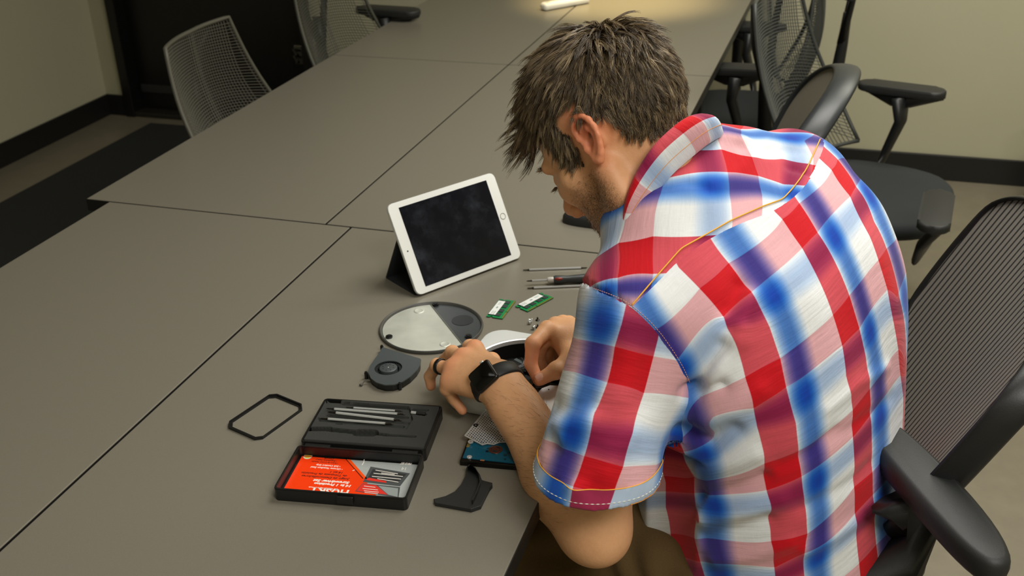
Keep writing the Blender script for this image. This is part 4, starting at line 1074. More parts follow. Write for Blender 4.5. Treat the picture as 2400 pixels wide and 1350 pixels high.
q = MD.inverted() @ Vector(W(1084, 750, TZ+.003)); BM().cyl((q[0], q[1], .0018), (q[0], q[1], .0027), .0185, n=40).obj('antenna_disc', mat('dark_disc', (40, 43, 45), .3), cov, 'auto')
# --- blower fan
zf = TZ+.0125
fo = W(910, 864, zf)
FP = [(896, 813), (987, 841), (986, 852), (978, 866), (962, 882), (944, 894), (924, 901), (902, 902), (882, 896), (869, 886), (863, 872), (866, 859), (876, 844), (889, 826)]
MF = frame2(fo*np.array([1, 1, 0])+np.array([0, 0, TZ]), W(987, 841, zf)-W(896, 813, zf))
fan = mthing('blower_fan', 'charcoal computer blower fan lying flat left of the man\'s hand', 'fan', MF)
fp = [tuple((MF.inverted() @ Vector(W(x, y, zf)))[:2]) for x, y in FP]
hc2 = MF.inverted() @ Vector(W(910, 862, zf)); hx, hy = hc2[0], hc2[1]
def circ(r, n, cx=hx, cy=hy, a0=0): return [(cx+r*math.cos(a0+2*PI*k/n), cy+r*math.sin(a0+2*PI*k/n)) for k in range(n)]
# top plate with the intake hole: resample both loops by angle
def radial(poly, cx, cy, n):
    out = []
    for k in range(n):
        a = 2*PI*k/n; dx, dy = math.cos(a), math.sin(a); best = 0
        for i in range(len(poly)):
            x1, y1 = poly[i][0]-cx, poly[i][1]-cy; x2, y2 = poly[(i+1) % len(poly)][0]-cx, poly[(i+1) % len(poly)][1]-cy
            den = dx*(y2-y1)-dy*(x2-x1)
            if abs(den) < 1e-12: continue
            t_ = (x1*(y2-y1)-y1*(x2-x1))/den; u_ = (x1*dy-y1*dx)/den
            if t_ > 0 and -1e-6 <= u_ <= 1+1e-6: best = max(best, t_)
        out.append((cx+dx*best, cy+dy*best))
    return out
og = radial(fp, hx, hy, 96)
RI = .0215
BM().ring(og, circ(RI, 96), .0108, .0125).obj('top_plate', mat('fan_plate', (74, 80, 82), .42, .2), fan)
og2 = [((x-hx)*.975+hx, (y-hy)*.975+hy) for x, y in og]
BM().ring(og2, [((x-hx)*.93+hx, (y-hy)*.93+hy) for x, y in og2], .0008, .0108).prism(og2, .0006, .0016).obj('housing', M_blk, fan)
b = BM()
for k in range(41):
    a = 2*PI*k/41; c, s_ = math.cos(a), math.sin(a); r_ = Matrix.Rotation(a+.5, 3, 'Z')
    b.box((hx+c*.0198, hy+s_*.0198, .0062), (.0062, .0007, .0075), rot=r_)
b.lathe([(.0165, .0022), (.0225, .0022), (.0225, .003), (.0165, .003)], 48, Matrix.Translation((hx, hy, 0)))
b.obj('impeller_blades', M_blk2, fan)
b = BM().lathe([(0, .0135), (.0125, .0135), (.0138, .0128), (.0142, .0112), (.0142, .003), (0, .003)], 48, Matrix.Translation((hx, hy, 0)), )
b.obj('hub', mat('hub_grey', (66, 71, 73), .4), fan, 'auto', merge=1e-6)
b = BM()
for k in range(8): a = 2*PI*k/8+.3; b.cyl((hx+.0088*math.cos(a), hy+.0088*math.sin(a), .0133), (hx+.0088*math.cos(a), hy+.0088*math.sin(a), .0137), .0008, n=8)
b.obj('hub_holes', M_blk, fan); BM().sph((hx, hy, .0135), .0010, (1, 1, .4), 10).obj('spindle_tip', M_steel, fan, True)
for px_, py_ in ((895, 815), (858, 877), (937, 903)):
    q = MF.inverted() @ Vector(W(px_, py_, TZ+.008))
    BM().cyl((q[0], q[1], .0005), (q[0], q[1], .0105), .0028, n=14).cyl((q[0], q[1], .0105), (q[0], q[1], .0125), .0021, n=12).obj('rubber_mount', M_blk, fan, 'auto')
q = [MF.inverted() @ Vector(W(x, y, z)) for x, y, z in ((868, 892, TZ+.006), (860, 891, TZ+.007), (854, 893, TZ+.006), (850, 899, TZ+.003), (846, 902, TZ+.002))]
BM().tube([tuple(v) for v in q], .0010, 8).box(tuple(q[-1]), (.005, .003, .0028), bev=.0004).obj('fan_cable', mat('cable_grey', (84, 80, 72), .5), fan, 'auto')
# --- thin black bezel frame
OP = [(631, 924), (649.5, 922.5), (707, 946), (708, 957), (615.5, 1023.5), (596, 1026), (535.5, 999.5), (537, 986.5)]
PO = [W(x, y, TZ+.0045) for x, y in OP]; cB = sum(PO)/8
MBz = frame2(cB*np.array([1, 1, 0])+np.array([0, 0, TZ]), PO[2]-PO[1])
bz = mthing('bezel_frame', 'thin empty black plastic frame with cut corners lying alone on the table', 'plastic frame', MBz)
lo_ = [tuple((MBz.inverted() @ Vector(p))[:2]) for p in PO]
inn = [(x*(1-.0036/.044), y*(1-.0036/.036)) for x, y in lo_]; mid_ = [(x*(1-.0015/.044), y*(1-.0015/.036)) for x, y in lo_]
b = BM().ring(lo_, mid_, 0, .0045).ring(mid_, inn, 0, .0020); b.obj('rim', M_blk, bz)
# --- memory modules
M_pcb = mat('green_circuit_board', (16, 132, 72), .35, var=.15, vscale=300); M_chip = mat('memory_chip', (46, 62, 58), .4)
M_gold = mat('gold_contacts', (206, 180, 96), .35, .8); M_lab = mat('paper_label_white', (232, 236, 234), .5)
M_ink = mat('label_ink', (70, 74, 76), .6)
def ram(a, c, tip, label):
    MR = frame2(a*np.array([1, 1, 0])+np.array([0, 0, TZ]), c-a)
    r = mthing('memory_module', label, 'memory module', MR, None)
    Lw, Wd_ = .0676, .030
    poly = [(0, 0), (.0236, 0), (.0236, .004), (.0252, .004), (.0252, 0), (Lw, 0), (Lw, .018), (Lw-.003, .020), (Lw-.003, .022), (Lw, .024), (Lw, Wd_), (0, Wd_), (0, .024), (.003, .022), (.003, .020), (0, .018)]
    BM().prism(poly, .0012, .0022).obj('circuit_board', M_pcb, r)
    b = BM()
    for i in range(4):
        b.box((.0115+.0148*i+.002*(i > 1)-.001, .0125, .0028), (.0105, .0105, .0012), bev=.0001, seg=1)
        b.box((.0115+.0148*i+.002*(i > 1)-.001, .0245, .0028), (.0105, .009, .0012), bev=.0001, seg=1)
    b.obj('memory_chips', M_chip, r)
    b = BM(); 
    for k in range(100):
        x = .002+k*.00064
        if .0226 < x < .0262: continue
        b.box((x, .0014, .0023), (.00042, .0026, .0002))
    b.obj('edge_contacts', M_gold, r)
    b = BM().box((.0325, .0222, .0036), (.051, .0125, .0002)); b.obj('label_sticker', M_lab, r)
    b = BM(); b.box((.033, .0222, .0038), (.006, .003, .0001)).box((.014, .0245, .0038), (.012, .0007, .0001)).box((.014, .0225, .0038), (.010, .0006, .0001)).box((.048, .0240, .0038), (.012, .0007, .0001)).box((.048, .0218, .0038), (.010, .0006, .0001)).box((.014, .0200, .0038), (.012, .0010, .0001))
    b.obj('label_print', mat('faded_print', (150, 156, 156), .6), r)
    # chips on the underside keep the board just off the table
    b = BM()
    for i in range(4): b.box((.0115+.0148*i, .015, .0006), (.0105, .013, .0012))
    b.obj('underside_chips', M_chip, r)
    return r
zr = TZ+.002
ram(W(1178, 747, zr), W(1209, 706, zr), 1, 'green memory module lying nearer the round cover, pointing steeply away')
ram(W(1237, 730, zr), W(1297, 698, zr), 1, 'green memory module lying nearer the screwdriver, turned more sideways')
# --- loose screws
def screw(px_, py_, tilt, az, label):
    r = thing('screw', label, 'screw', tuple(W(px_, py_, TZ)*np.array([1, 1, 0])+np.array([0, 0, TZ+.0002])), az, 'loose screws beside the computer')
    # standing on its head or lying on the cone
    pr_ = [(0, 0), (.0034, 0), (.0036, .0007), (.0014, .0024), (.0014, .0056), (.0009, .0060), (0, .0060)]
    M = Matrix.Translation((0, 0, .0036*math.sin(tilt))) @ Matrix.Rotation(tilt, 4, 'Y')
    BM().lathe(pr_, 20, M).obj('screw_body', M_dkst if tilt < 1 else M_steel, r, 'auto', merge=1e-6)
    return r
screw(1240, 760, 1.25, .6, 'bright screw lying on its side, leftmost of the loose screws by the memory modules')
screw(1247, 755, 1.35, 3.4, 'dark screw touching the bright leftmost screw beside the memory modules')
screw(1260, 751, .0, 0, 'brownish screw standing on its head, farthest of the loose screws')
screw(1260, 768, .0, 1, 'dark screw standing on its head, nearest the man\'s right hand')
screw(1249, 773, 1.2, 1.2, 'small screw lying nearest the open white computer')
# --- bits and screwdriver by the tablet
def bit(a, c, r, label, name='screwdriver_bit', group='double-ended driver bits by the tablet'):
    a = np.array(a); c = np.array(c); L_ = np.linalg.norm(c-a); o = (a+c)/2
    M = frame2(o, c-a); M[2][3] = a[2]
    t_ = mthing(name, label, 'screwdriver bit', M, group)
    BM().cyl((-L_/2+.012, 0, 0), (L_/2-.012, 0, 0), r, n=6).obj('shank', M_steel, t_)
    for s_ in (-1, 1):
        BM().cyl((s_*(L_/2-.013), 0, 0), (s_*(L_/2-.009), 0, 0), r*.95, r*.62, n=12).cyl((s_*(L_/2-.009), 0, 0), (s_*(L_/2-.003), 0, 0), r*.55, n=10).cyl((s_*(L_/2-.003), 0, 0), (s_*L_/2, 0, 0), r*.55, r*.2, n=8).obj('tip', M_dkst, t_, 'auto')
    return t_
bit(W(1225, 633, TZ+.002), W(1377, 627, TZ+.002), .0021, 'long silver driver bit lying farthest, above the screwdriver')
bit(W(1235, 675.5, TZ+.002), W(1385, 669, TZ+.002), .0021, 'long silver driver bit lying just below the screwdriver toward the man')
a = W(1234, 659, TZ+.008); c = W(1420, 650, TZ+.008); L_ = .175
M = frame2(a, c-a); M[2][3] = TZ+.0082
sd = mthing('precision_screwdriver', 'black and red handled precision screwdriver lying behind the man\'s shoulder', 'screwdriver', M)
RX = Matrix.Rotation(PI/2, 4, 'Y')
BM().cyl((.010, 0, 0), (.040, 0, 0), .0019, n=6).obj('shaft', M_steel, sd)
BM().cyl((.0, 0, 0), (.004, 0, 0), .0006, .0012, n=10).cyl((.004, 0, 0), (.010, 0, 0), .0012, .0016, n=10).obj('tip', M_dkst, sd, 'auto')
BM().lathe([(0, .038), (.0042, .038), (.0056, .041), (.0056, .049), (0, .049)], 24, RX).obj('ferrule', mat('white_ferrule', (214, 210, 204), .35, .3), sd, 'auto', merge=1e-6)
BM().lathe([(0, .049), (.0066, .049), (.0078, .053), (.0074, .064), (.0064, .074), (.0072, .086), (.0082, .105), (.0080, .130), (.0064, .150), (.0052, .154), (0, .154)], 28, RX).obj('handle', M_blk2, sd, 'auto', merge=1e-6)
BM().sph((.058, -.0052, .0034), .0040, (1.9, .75, .8), 20).obj('grip_inlay', mat('red_grip', (138, 40, 28), .35), sd, True)
BM().lathe([(0, .154), (.0070, .154), (.0078, .158), (.0070, .163), (0, .163)], 24, RX).obj('end_cap', mat('red_cap', (160, 34, 24), .4), sd, 'auto', merge=1e-6)
# --- open screwdriver case
zt = TZ+.019
pFL = W(642, 1145, zt); pFR = W(957, 1170, zt); pHL = W(700, 1038, zt); pHR = W(996, 1060, zt)
exx = (pFR-pFL); wC = np.linalg.norm(exx); MCs = frame2((pHL+pHR)/2*np.array([1, 1, 0])+np.array([0, 0, TZ]), exx)
case = mthing('screwdriver_case', 'open black screwdriver set case, orange printed card in front, foam tray behind', 'tool case', MCs)
inv = MCs.inverted()
lc = lambda x, y, z: inv @ Vector(W(x, y, z))
dN = -(inv @ Vector((pFL+pFR)/2))[1]; dF = (lc(757, 931, TZ+.019)[1]+lc(1030, 952, TZ+.019)[1])/2
wC = (wC+(lc(1030, 952, TZ+.019)-lc(757, 931, TZ+.019)).length)/2
HT = .019
def tray(y0, y1, name):
    cy = (y0+y1)/2; w, d = wC, y1-y0
    b = BM().prism(rrect(w, d, .006, 5, 0, cy), 0, .0022)
    b.ring(rrect(w, d, .006, 5, 0, cy), rrect(w-.006, d-.006, .004, 5, 0, cy), .0022, HT-.0015)
    b.ring(rrect(w-.0008, d-.0008, .006, 5, 0, cy), rrect(w-.005, d-.005, .004, 5, 0, cy), HT-.0015, HT)
    return b.obj(name, M_blk, case)
tray(-dN, -.004, 'lid_tray'); tray(.004, dF, 'base_tray')
b = BM()
for x in (-.062, .062): b.cyl((x-.018, 0, .0155), (x+.018, 0, .0155), .0035, n=14)
b.box((0, 0, .0125), (wC*.94, .010, .0022)); b.obj('hinge', M_blk, case, 'auto')
BM().box((.0+.008, -dN-.0022, .011), (.022, .0035, .011), bev=.001).obj('latch_tab', M_blk, case)
# printed card inside the lid
cy0, cy1 = -dN+.0045, -.0095; cw = wC-.012; chh = cy1-cy0
M_or = mat('orange_print', (252, 62, 6), .32, Coat_Weight=.3); 
t = NT('grey_print'); n = t.noise(1500, 2)
M_gp = t.out(t.mix(n, srgb((150, 156, 156)), srgb((190, 196, 194))), .35)
card_z = .0042
BM().box((0, (cy0+cy1)/2, card_z-.0004), (cw, chh, .0008)).obj('card', M_gp, case)
# orange part: left side up to a slanted edge
def cp(x, y): v = lc(x, y, TZ+card_z); return (v[0], v[1])
x_t = cp(817, 1065)[0]; xm, ym = cp(852, 1122)
pol = [(-cw/2, cy0), (cp(905, 1160)[0], cy0), (xm+.001, ym), (x_t, cy1), (-cw/2, cy1)]
BM().prism(pol, card_z, card_z+.00015).obj('orange_panel', M_or, case)
w5 = .0075
b = BM().prism([(x_t-.0008, cy1), (x_t+.0007, cy1), (xm+.0004, ym), (xm-.0018, ym)], card_z+.00015, card_z+.0002).obj('panel_shadow_line', mat('dark_maroon_print', (96, 20, 6), .4), case)
BM().prism([(x_t+.0007, cy1), (x_t+.0062, cy1), (xm+.0056, ym), (xm+.0004, ym)], card_z+.00015, card_z+.0003).obj('orange_stripe', mat('bright_orange_print', (255, 84, 16), .32), case)
M_wp = mat('white_print', (246, 240, 232), .4); M_dp = mat('dark_print', (46, 16, 8), .5); M_kp = mat('black_print', (30, 30, 30), .5)
def ctext(s, x0, y0_, x1, size, m_, shear=.2, bold=.0003, z=.0002, dy=0):
    """text printed upside down towards the viewer; x0,y0: pixel of the start (right end in the photo), x1: pixel x of its end"""
    a = cp(x0, y0_); e = cp(x1, y0_); 
    cu = flat_text(s, size, m_, case, Matrix.Identity(4), 'printed_lettering', shear, bold)
    me = cu.data; xsz = max(v.co.x for v in me.vertices); k = abs(a[0]-e[0])/xsz
    me.transform(Matrix.Translation((a[0], a[1], card_z+z)) @ Matrix.Rotation(PI, 4, 'Z') @ Matrix.Diagonal((k, 1, 1, 1)))
def Cx(x, y): return (640+x*.15, 1040+y*.15)
def L(s, xs, y, xe, size, m_, **k):
    p = Cx(xs, y); q = Cx(xe, y); ctext(s, p[0], p[1], q[0], size, m_, **k)
L('HUSKY', 1200, 730, 560, .0190, M_wp, shear=.0, bold=.0006)
for v in case.children[-1].data.vertices: v.co.y = max(v.co.y, -dN+.0035)
L('The Toughest Name in Tools', 1020, 706, 540, .0034, M_wp, bold=.0001)
L('14 in 1 Precision', 1235, 650, 625, .0066, M_wp)
L('Screwdriver Set', 1200, 598, 610, .0070, M_wp)
L('Juego de Destornilladores', 1190, 545, 420, .0056, M_dp, bold=.0001)
L('de Trinquete de Precisión', 1165, 494, 420, .0056, M_dp, bold=.0001)
L('14 en 1', 1105, 445, 890, .0054, M_dp, bold=.0001)
L('• Chrome Vanadium Steel', 1095, 392, 570, .0050, M_wp, bold=.0001)
L('• Soft Comfort Grip', 1062, 348, 665, .0050, M_wp, bold=.0001)
L('• Acero de Cromo Vanadio', 1025, 300, 590, .0042, M_dp, bold=.00005)
L('• Empuñadura Suave y', 1003, 265, 655, .0042, M_dp, bold=.00005)
L('Cómoda', 958, 232, 800, .0042, M_dp, bold=.00005)
L('14', 2100, 372, 2015, .0100, M_wp, shear=0, bold=.0)
L('PIECE SET', 2170, 308, 1985, .0056, M_wp)
L('JUEGO DE PIEZAS', 2205, 275, 1960, .0042, M_kp)
ex_, ey_ = cp(*Cx(543, 200))
BM().cyl((ex_, ey_, card_z), (ex_, ey_, card_z+.0003), .0062, n=32).obj('seal_ring', mat('seal_white', (230, 224, 190), .4), case)
BM().cyl((ex_, ey_, card_z), (ex_, ey_, card_z+.0004), .0042, n=28).obj('seal_centre', mat('seal_yellow', (226, 206, 60), .4), case)
BM().box((ex_, ey_, card_z+.00045), (.0125, .0026, .0001)).obj('seal_band', mat('seal_red', (206, 96, 40), .4), case)
# the little picture of the case printed on the card
def quad(P, m_, nm, z0=.0002, z1=.0003):
    BM().prism([cp(*Cx(*p)) for p in P], card_z+z0, card_z+z1).obj(nm, m_, case)
M_pg = mat('picture_grey', (78, 82, 84), .4); M_pd = mat('picture_dark', (50, 52, 54), .4); M_pr = mat('picture_red', (226, 52, 40), .4)
quad([(1525, 360), (2140, 465), (1985, 665), (1405, 600)], M_pg, 'case_picture')
quad([(1560, 400), (2085, 480), (1950, 610), (1470, 555)], M_pd, 'case_picture', .0003, .0004)
quad([(1400, 620), (1985, 680), (1960, 845), (1280, 745)], M_pg, 'case_picture', .0002, .0003)
quad([(1400, 630), (1610, 650), (1790, 800), (1300, 740)], M_pr, 'case_picture', .0003, .0004)
quad([(1640, 660), (1955, 700), (1945, 835), (1800, 800)], mat('picture_pale', (150, 158, 158), .4), 'case_picture', .0003, .0004)
for P in (((1600, 412), (1950, 470)), ((1570, 460), (2030, 512)), ((1545, 508), (2000, 552)), ((1630, 545), (1960, 600)), ((1690, 455), (1900, 480))):
    (x0, y0), (x1, y1) = P; quad([(x0, y0), (x1, y1), (x1, y1+9), (x0, y0+9)], M_wp, 'case_picture', .0004, .0005)
quad([(1450, 560), (1500, 535), (1770, 590), (1770, 615), (1480, 575)], M_pr, 'case_picture', .0004, .0005)
for y_, x0, x1 in ((660, 1420, 1600), (700, 1400, 1640), (735, 1420, 1650), (760, 1430, 1640)): quad([(x0, y_), (x1, y_+22), (x1, y_+30), (x0, y_+8)], M_wp, 'case_picture', .0004, .0005)
quad([(1240, 420), (1275, 408), (1280, 414), (1245, 428)], M_wp, 'scratch'); quad([(1420, 232), (1432, 234), (1425, 290), (1395, 340), (1385, 336), (1412, 285)], M_wp, 'scratch')
# foam insert with real recesses
fx0, fx1, fy0, fy1 = -wC/2+.0045, wC/2-.0045, .0085, dF-.0045
NX, NY = 300, 176
gx = np.linspace(fx0, fx1, NX); gy = np.linspace(fy0, fy1, NY); GX, GY = np.meshgrid(gx, gy, indexing='ij')
FZ = HT+.0012
D4 = lambda x, y: cpz(620+x/4, 900+y/4)
def cpz(x, y): v = lc(x, y, TZ+FZ); return np.array([v[0], v[1]])
def capd(a, b_, r):
    a = D4(*a); b_ = D4(*b_); ba = b_-a; t_ = np.clip(((GX-a[0])*ba[0]+(GY-a[1])*ba[1])/(ba@ba), 0, 1)
    return np.hypot(GX-a[0]-t_*ba[0], GY-a[1]-t_*ba[1])-r
def polyd(P):
    P = [D4(*p) for p in P]; d = None
    n = len(P); inside = np.ones(GX.shape, bool); dist = np.full(GX.shape, 1.0); s_ = None
    area_ = sum(P[i][0]*P[(i+1) % n][1]-P[(i+1) % n][0]*P[i][1] for i in range(n))
    for i in range(n):
        a, b_ = P[i], P[(i+1) % n]; e = b_-a; cr = (e[0]*(GY-a[1])-e[1]*(GX-a[0]))*np.sign(area_)
        inside &= cr > 0; dist = np.minimum(dist, np.abs(cr)/np.linalg.norm(e))
    return np.where(inside, -dist, 1.0)
rec = [(polyd([(580, 145), (1360, 215), (1390, 330), (1330, 425), (500, 350), (520, 290)]), .0045),
       (capd((560, 150), (710, 150), .0022), .006), (capd((730, 170), (1340, 212), .0012), .010), (capd((1400, 240), (1520, 245), .0026), .006), (capd((1390, 272), (1500, 285), .0030), .006),
       (capd((600, 240), (1330, 292), .0032), .0075), (capd((590, 272), (1340, 345), .0032), .0075), (capd((520, 318), (1290, 378), .0034), .0078), (capd((670, 372), (1320, 420), .0010), .009),
       (capd((430, 420), (600, 420), .0052), .010), (capd((600, 425), (860, 450), .0048), .010), (capd((880, 455), (1010, 458), .0082), .011), (capd((1030, 462), (1150, 478), .0030), .010), (capd((1150, 478), (1405, 492), .0022), .009)]
Zf = np.full(GX.shape, FZ)
for d_, dep in rec: Zf = np.minimum(Zf, FZ-dep*np.clip(.5-d_/.0009, 0, 1))
V = np.stack([GX, GY, Zf], -1).reshape(-1, 3); id_ = np.arange(NX*NY).reshape(NX, NY)
Q = np.stack([id_[:-1, :-1], id_[1:, :-1], id_[1:, 1:], id_[:-1, 1:]], -1).reshape(-1, 4)
# skirt
bd = np.concatenate([id_[:, 0], id_[-1, 1:], id_[-2::-1, -1], id_[0, -2:0:-1]]); Vb_ = V[bd].copy(); Vb_[:, 2] = .0022; n0 = len(V)
V = np.concatenate([V, Vb_]); nb_ = len(bd); k_ = np.arange(nb_); Q = np.concatenate([Q, np.stack([bd, n0+k_, n0+(k_+1) % nb_, bd[(k_+1) % nb_]], 1)])
t = NT('black_foam'); n = t.noise(1400, 3, .7)
M_foam = t.out(t.mix(n, srgb((36, 37, 35)), srgb((58, 59, 56))), .95, normal=t.bump(n, .5, .0006))
np_mesh('foam_insert', V, Q, M_foam, case, smooth=False)
def bit4(a, c, r, label, tipc=None):
    A_ = W(620+a[0]/4, 900+a[1]/4, TZ+FZ-.0015); C_ = W(620+c[0]/4, 900+c[1]/4, TZ+FZ-.0015)
    return bit(A_, C_, r, label, group='driver bits in the foam tray')
bit4((760, 218), (1300, 256), .0014, 'thin silver bit lying uppermost in the foam tray of the case')
bit4((580, 229), (1322, 286), .0019, 'grey silver bit lying second from the far edge in the foam tray')
bit4((598, 262), (1290, 342), .0021, 'bright silver bit with pale tip lying third in the foam tray')
bit4((520, 322), (1210, 376), .0019, 'silver bit with long dark tip lying lowest in the foam tray')
A_ = W(620+1375/4, 900+268/4, TZ+FZ-.002); C_ = W(620+1510/4, 900+284/4, TZ+FZ-.002)
M = frame2(A_, C_-A_); M[2][3] = TZ+FZ-.0018; L_ = np.linalg.norm(C_-A_)
ad = mthing('bit_adapter', 'short bit adapter with silver stem and black sleeve in the foam tray', 'bit adapter', M)
BM().cyl((0, 0, 0), (L_*.4, 0, 0), .0022, n=6).obj('stem', M_steel, ad); BM().cyl((L_*.38, 0, 0), (L_, 0, 0), .0032, n=18).obj('sleeve', M_blk, ad, 'auto')
# --- small computer, upside down and open
cM = np.array([-.4215, 1.3375, TZ]); angM = math.radians(-4)
MM = Matrix.Translation(Vector(cM)) @ Matrix.Rotation(angM, 4, 'Z')
pc = mthing('compact_computer', 'open square white aluminium computer lying upside down under the man\'s hands', 'computer', MM)
SQ = .197; RC = .031; RO = .0835
sq = radial(rrect(SQ, SQ, RC, 10), 0, 0, 128); ci = [(RO*math.cos(2*PI*k/128), RO*math.sin(2*PI*k/128)) for k in range(128)]
def sc(P, k): return [(x*k, y*k) for x, y in P]
b = BM()
def loft(loops):
    R = [[b.b.verts.new((x, y, z)) for x, y in P] for P, z in loops]
    for A, Bq in zip(R[:-1], R[1:]):
        n = len(A)
        for i in range(n): b.b.faces.new((A[i], A[(i+1) % n], Bq[(i+1) % n], Bq[i]))
    return R
R = loft([(sc(sq, .93), .0), (sc(sq, .985), .0015), (sq, .006), (sq, .0295), (sc(sq, .994), .0335), (sc(sq, .975), .0355), (sc(sq, .955), .0360), (sc(ci, 1.055), .0358), (sc(ci, 1.045), .0345), (sc(ci, 1.035), .0345), (sc(ci, 1.02), .0352), (ci, .0345), (ci, .030), (sc(ci, .99), .003), (sc(ci, .02), .003)])
b.b.faces.new(R[0][::-1])
b.obj('aluminium_housing', M_alu, pc, 'auto')
BM().lathe([(0, .0034), (.0822, .0034), (.0822, .029), (.0815, .029), (.0815, .0045), (0, .0045)], 72).obj('inner_liner', mat('inner_black', (14, 15, 16), .5), pc, 'auto', merge=1e-6)
b = BM()
rr_ = random.Random(3)
for k in range(16):
    a = rr_.uniform(0, 2*PI); r_ = rr_.uniform(.01, .058); b.box((r_*math.cos(a), r_*math.sin(a), .012+rr_.uniform(0, .010)), (rr_.uniform(.008, .026), rr_.uniform(.006, .018), rr_.uniform(.004, .010)), rot=Matrix.Rotation(rr_.uniform(0, 3), 3, 'Z'), bev=.0006)
b.obj('circuit_components', mat('component_black', (28, 31, 34), .3), pc)
b = BM().box((-.012, .020, .0265), (.040, .006, .0012), rot=Matrix.Rotation(-.45, 3, 'Z')).box((-.018, .004, .0262), (.006, .034, .0012), rot=Matrix.Rotation(-.5, 3, 'Z')).box((.030, -.012, .0262), (.006, .034, .0012))
b.obj('memory_slot_bracket', mat('bracket_steel', (120, 132, 138), .35, .8), pc)
b = BM()
for k in range(12):
    a = math.radians(232+k*5.2); b.cyl((.0765*math.cos(a), .0765*math.sin(a), .026), (.0765*math.cos(a), .0765*math.sin(a), .031), .0026, .0026, n=10)
b.obj('vent_ring', mat('vent_white', (222, 224, 220), .4, .3), pc)
b = BM(); b.tube([(-.02+.008*math.sin(k*.9), .03-.006*k, .028+.002*math.cos(k)) for k in range(10)], .0009, 6).tube([(.01+.006*math.sin(k), .045-.008*k, .027) for k in range(9)], .0008, 6)
b.obj('antenna_wire', M_blk, pc)
BM().cyl((-.0985, -.070, .012), (-.0975, -.070, .012), .0022, n=12).obj('port_hole', M_blk, pc)
# --- hard drive and perforated shield
zh = TZ+.0095
hA = W(1077, 1078, zh); hB = W(1190, 1088, zh); MH = frame2(hA*np.array([1, 1, 0])+np.array([0, 0, TZ]), hB-hA)
hd = mthing('hard_drive', 'bare hard drive with teal circuit board, partly under the perforated plate', 'hard drive', MH)
BM().box((.05, .035, .0042), (.1, .07, .0084), bev=.0012).obj('drive_casing', mat('drive_casing_dark', (46, 44, 42), .3, .9), hd)
t = NT('teal_board'); n = t.noise(420, 3, .7)
M_teal = t.out(t.mix(n, srgb((4, 66, 92)), srgb((10, 98, 120))), .3)
BM().prism([(.003, .006), (.097, .003), (.097, .066), (.003, .066)], .0084, .0094).obj('circuit_board', M_teal, hd)
b = BM()
for k in range(7): b.box((.0045, .032+.0036*k, .0097), (.004, .0024, .0008))
b.obj('gold_pins', M_gold, hd)
for x, y in ((.012, .008), (.09, .008), (.09, .062)): BM().cyl((x, y, .009), (x, y, .0105), .0036, n=18).cyl((x, y, .0105), (x, y, .0112), .0022, n=14).obj('screw_head', M_steel, hd, 'auto')
BM().lathe([(.0065, .0094), (.0095, .0094), (.0095, .0102), (.0085, .0106), (.0065, .0102)], 36, Matrix.Translation((.044, .030, 0))).cyl((.044, .030, .009), (.044, .030, .0099), .0062, n=24).obj('spindle_cap', mat('copper_cap', (150, 110, 100), .25, .9), hd, 'auto')
BM().box((.031, .0035, .0096), (.006, .003, .0003)).obj('date_stamp', mat('orange_ink', (150, 96, 60), .5), hd)
b = BM()
for k in range(26): b.box((rr_.uniform(.02, .095), rr_.uniform(.01, .06), .0098), (rr_.uniform(.001, .005), rr_.uniform(.001, .004), .0008))
b.obj('board_components', mat('board_parts', (16, 50, 60), .35), hd)
# perforated plate
zp = TZ+.0125
PP = [(1088, 1021), (1134, 964), (1172, 938), (1212, 968), (1204, 1036), (1171, 1037), (1157, 1042), (1142, 1040), (1130, 1043), (1112, 1034)]
PW = [W(x, y, zp) for x, y in PP]; oP = PW[0]
MP = frame2(oP, PW[1]-PW[0])
pp = mthing('perforated_plate', 'silver honeycomb perforated metal plate resting on the teal hard drive', 'metal plate', MP)
pl_ = [tuple((MP.inverted() @ Vector(p))[:2]) for p in PW]
def inpoly(x, y, P, m=0):
    c = False; n = len(P); md = 1
    for i in range(n):
        x1, y1 = P[i]; x2, y2 = P[(i+1) % n]
        if (y1 > y) != (y2 > y) and x < (x2-x1)*(y-y1)/(y2-y1)+x1: c = not c
        ex, ey = x2-x1, y2-y1; t_ = max(0, min(1, ((x-x1)*ex+(y-y1)*ey)/(ex*ex+ey*ey))); md = min(md, math.hypot(x-x1-t_*ex, y-y1-t_*ey))
    return c and md > m
b = BM(); pitch = .0041; hr = .00150; cells = {}
xs_ = [p[0] for p in pl_]; ys_ = [p[1] for p in pl_]
j = 0; y = min(ys_)
import itertools
tops = []
while y < max(ys_):
    x = min(xs_)+(pitch/2 if j % 2 else 0)
    while x < max(xs_):
        if inpoly(x, y, pl_, .0026):
            # hexagonal cell with a round hole
            ou = [(x+pitch/math.sqrt(3)*math.cos(PI/6+k*PI/3), y+pitch/math.sqrt(3)*math.sin(PI/6+k*PI/3)) for k in range(6)]
            o12 = []
            for k in range(6): o12 += [ou[k], ((ou[k][0]+ou[(k+1) % 6][0])/2, (ou[k][1]+ou[(k+1) % 6][1])/2)]
            i12 = [(x+hr*math.cos(PI/6+k*PI/6), y+hr*math.sin(PI/6+k*PI/6)) for k in range(12)]
            b.ring(o12, i12, -.0005, 0)
        x += pitch
    y += pitch*.866; j += 1
b.obj('perforations', mat('bright_perforated_steel', (222, 220, 218), .4, .35), pp)
inn_ = [((x-np.mean(xs_))*.93+np.mean(xs_), (y-np.mean(ys_))*.93+np.mean(ys_)) for x, y in pl_]
BM().ring(pl_, inn_, -.0006, .0002).obj('plate_border', mat('plate_border_steel', (214, 216, 214), .38, .4), pp)
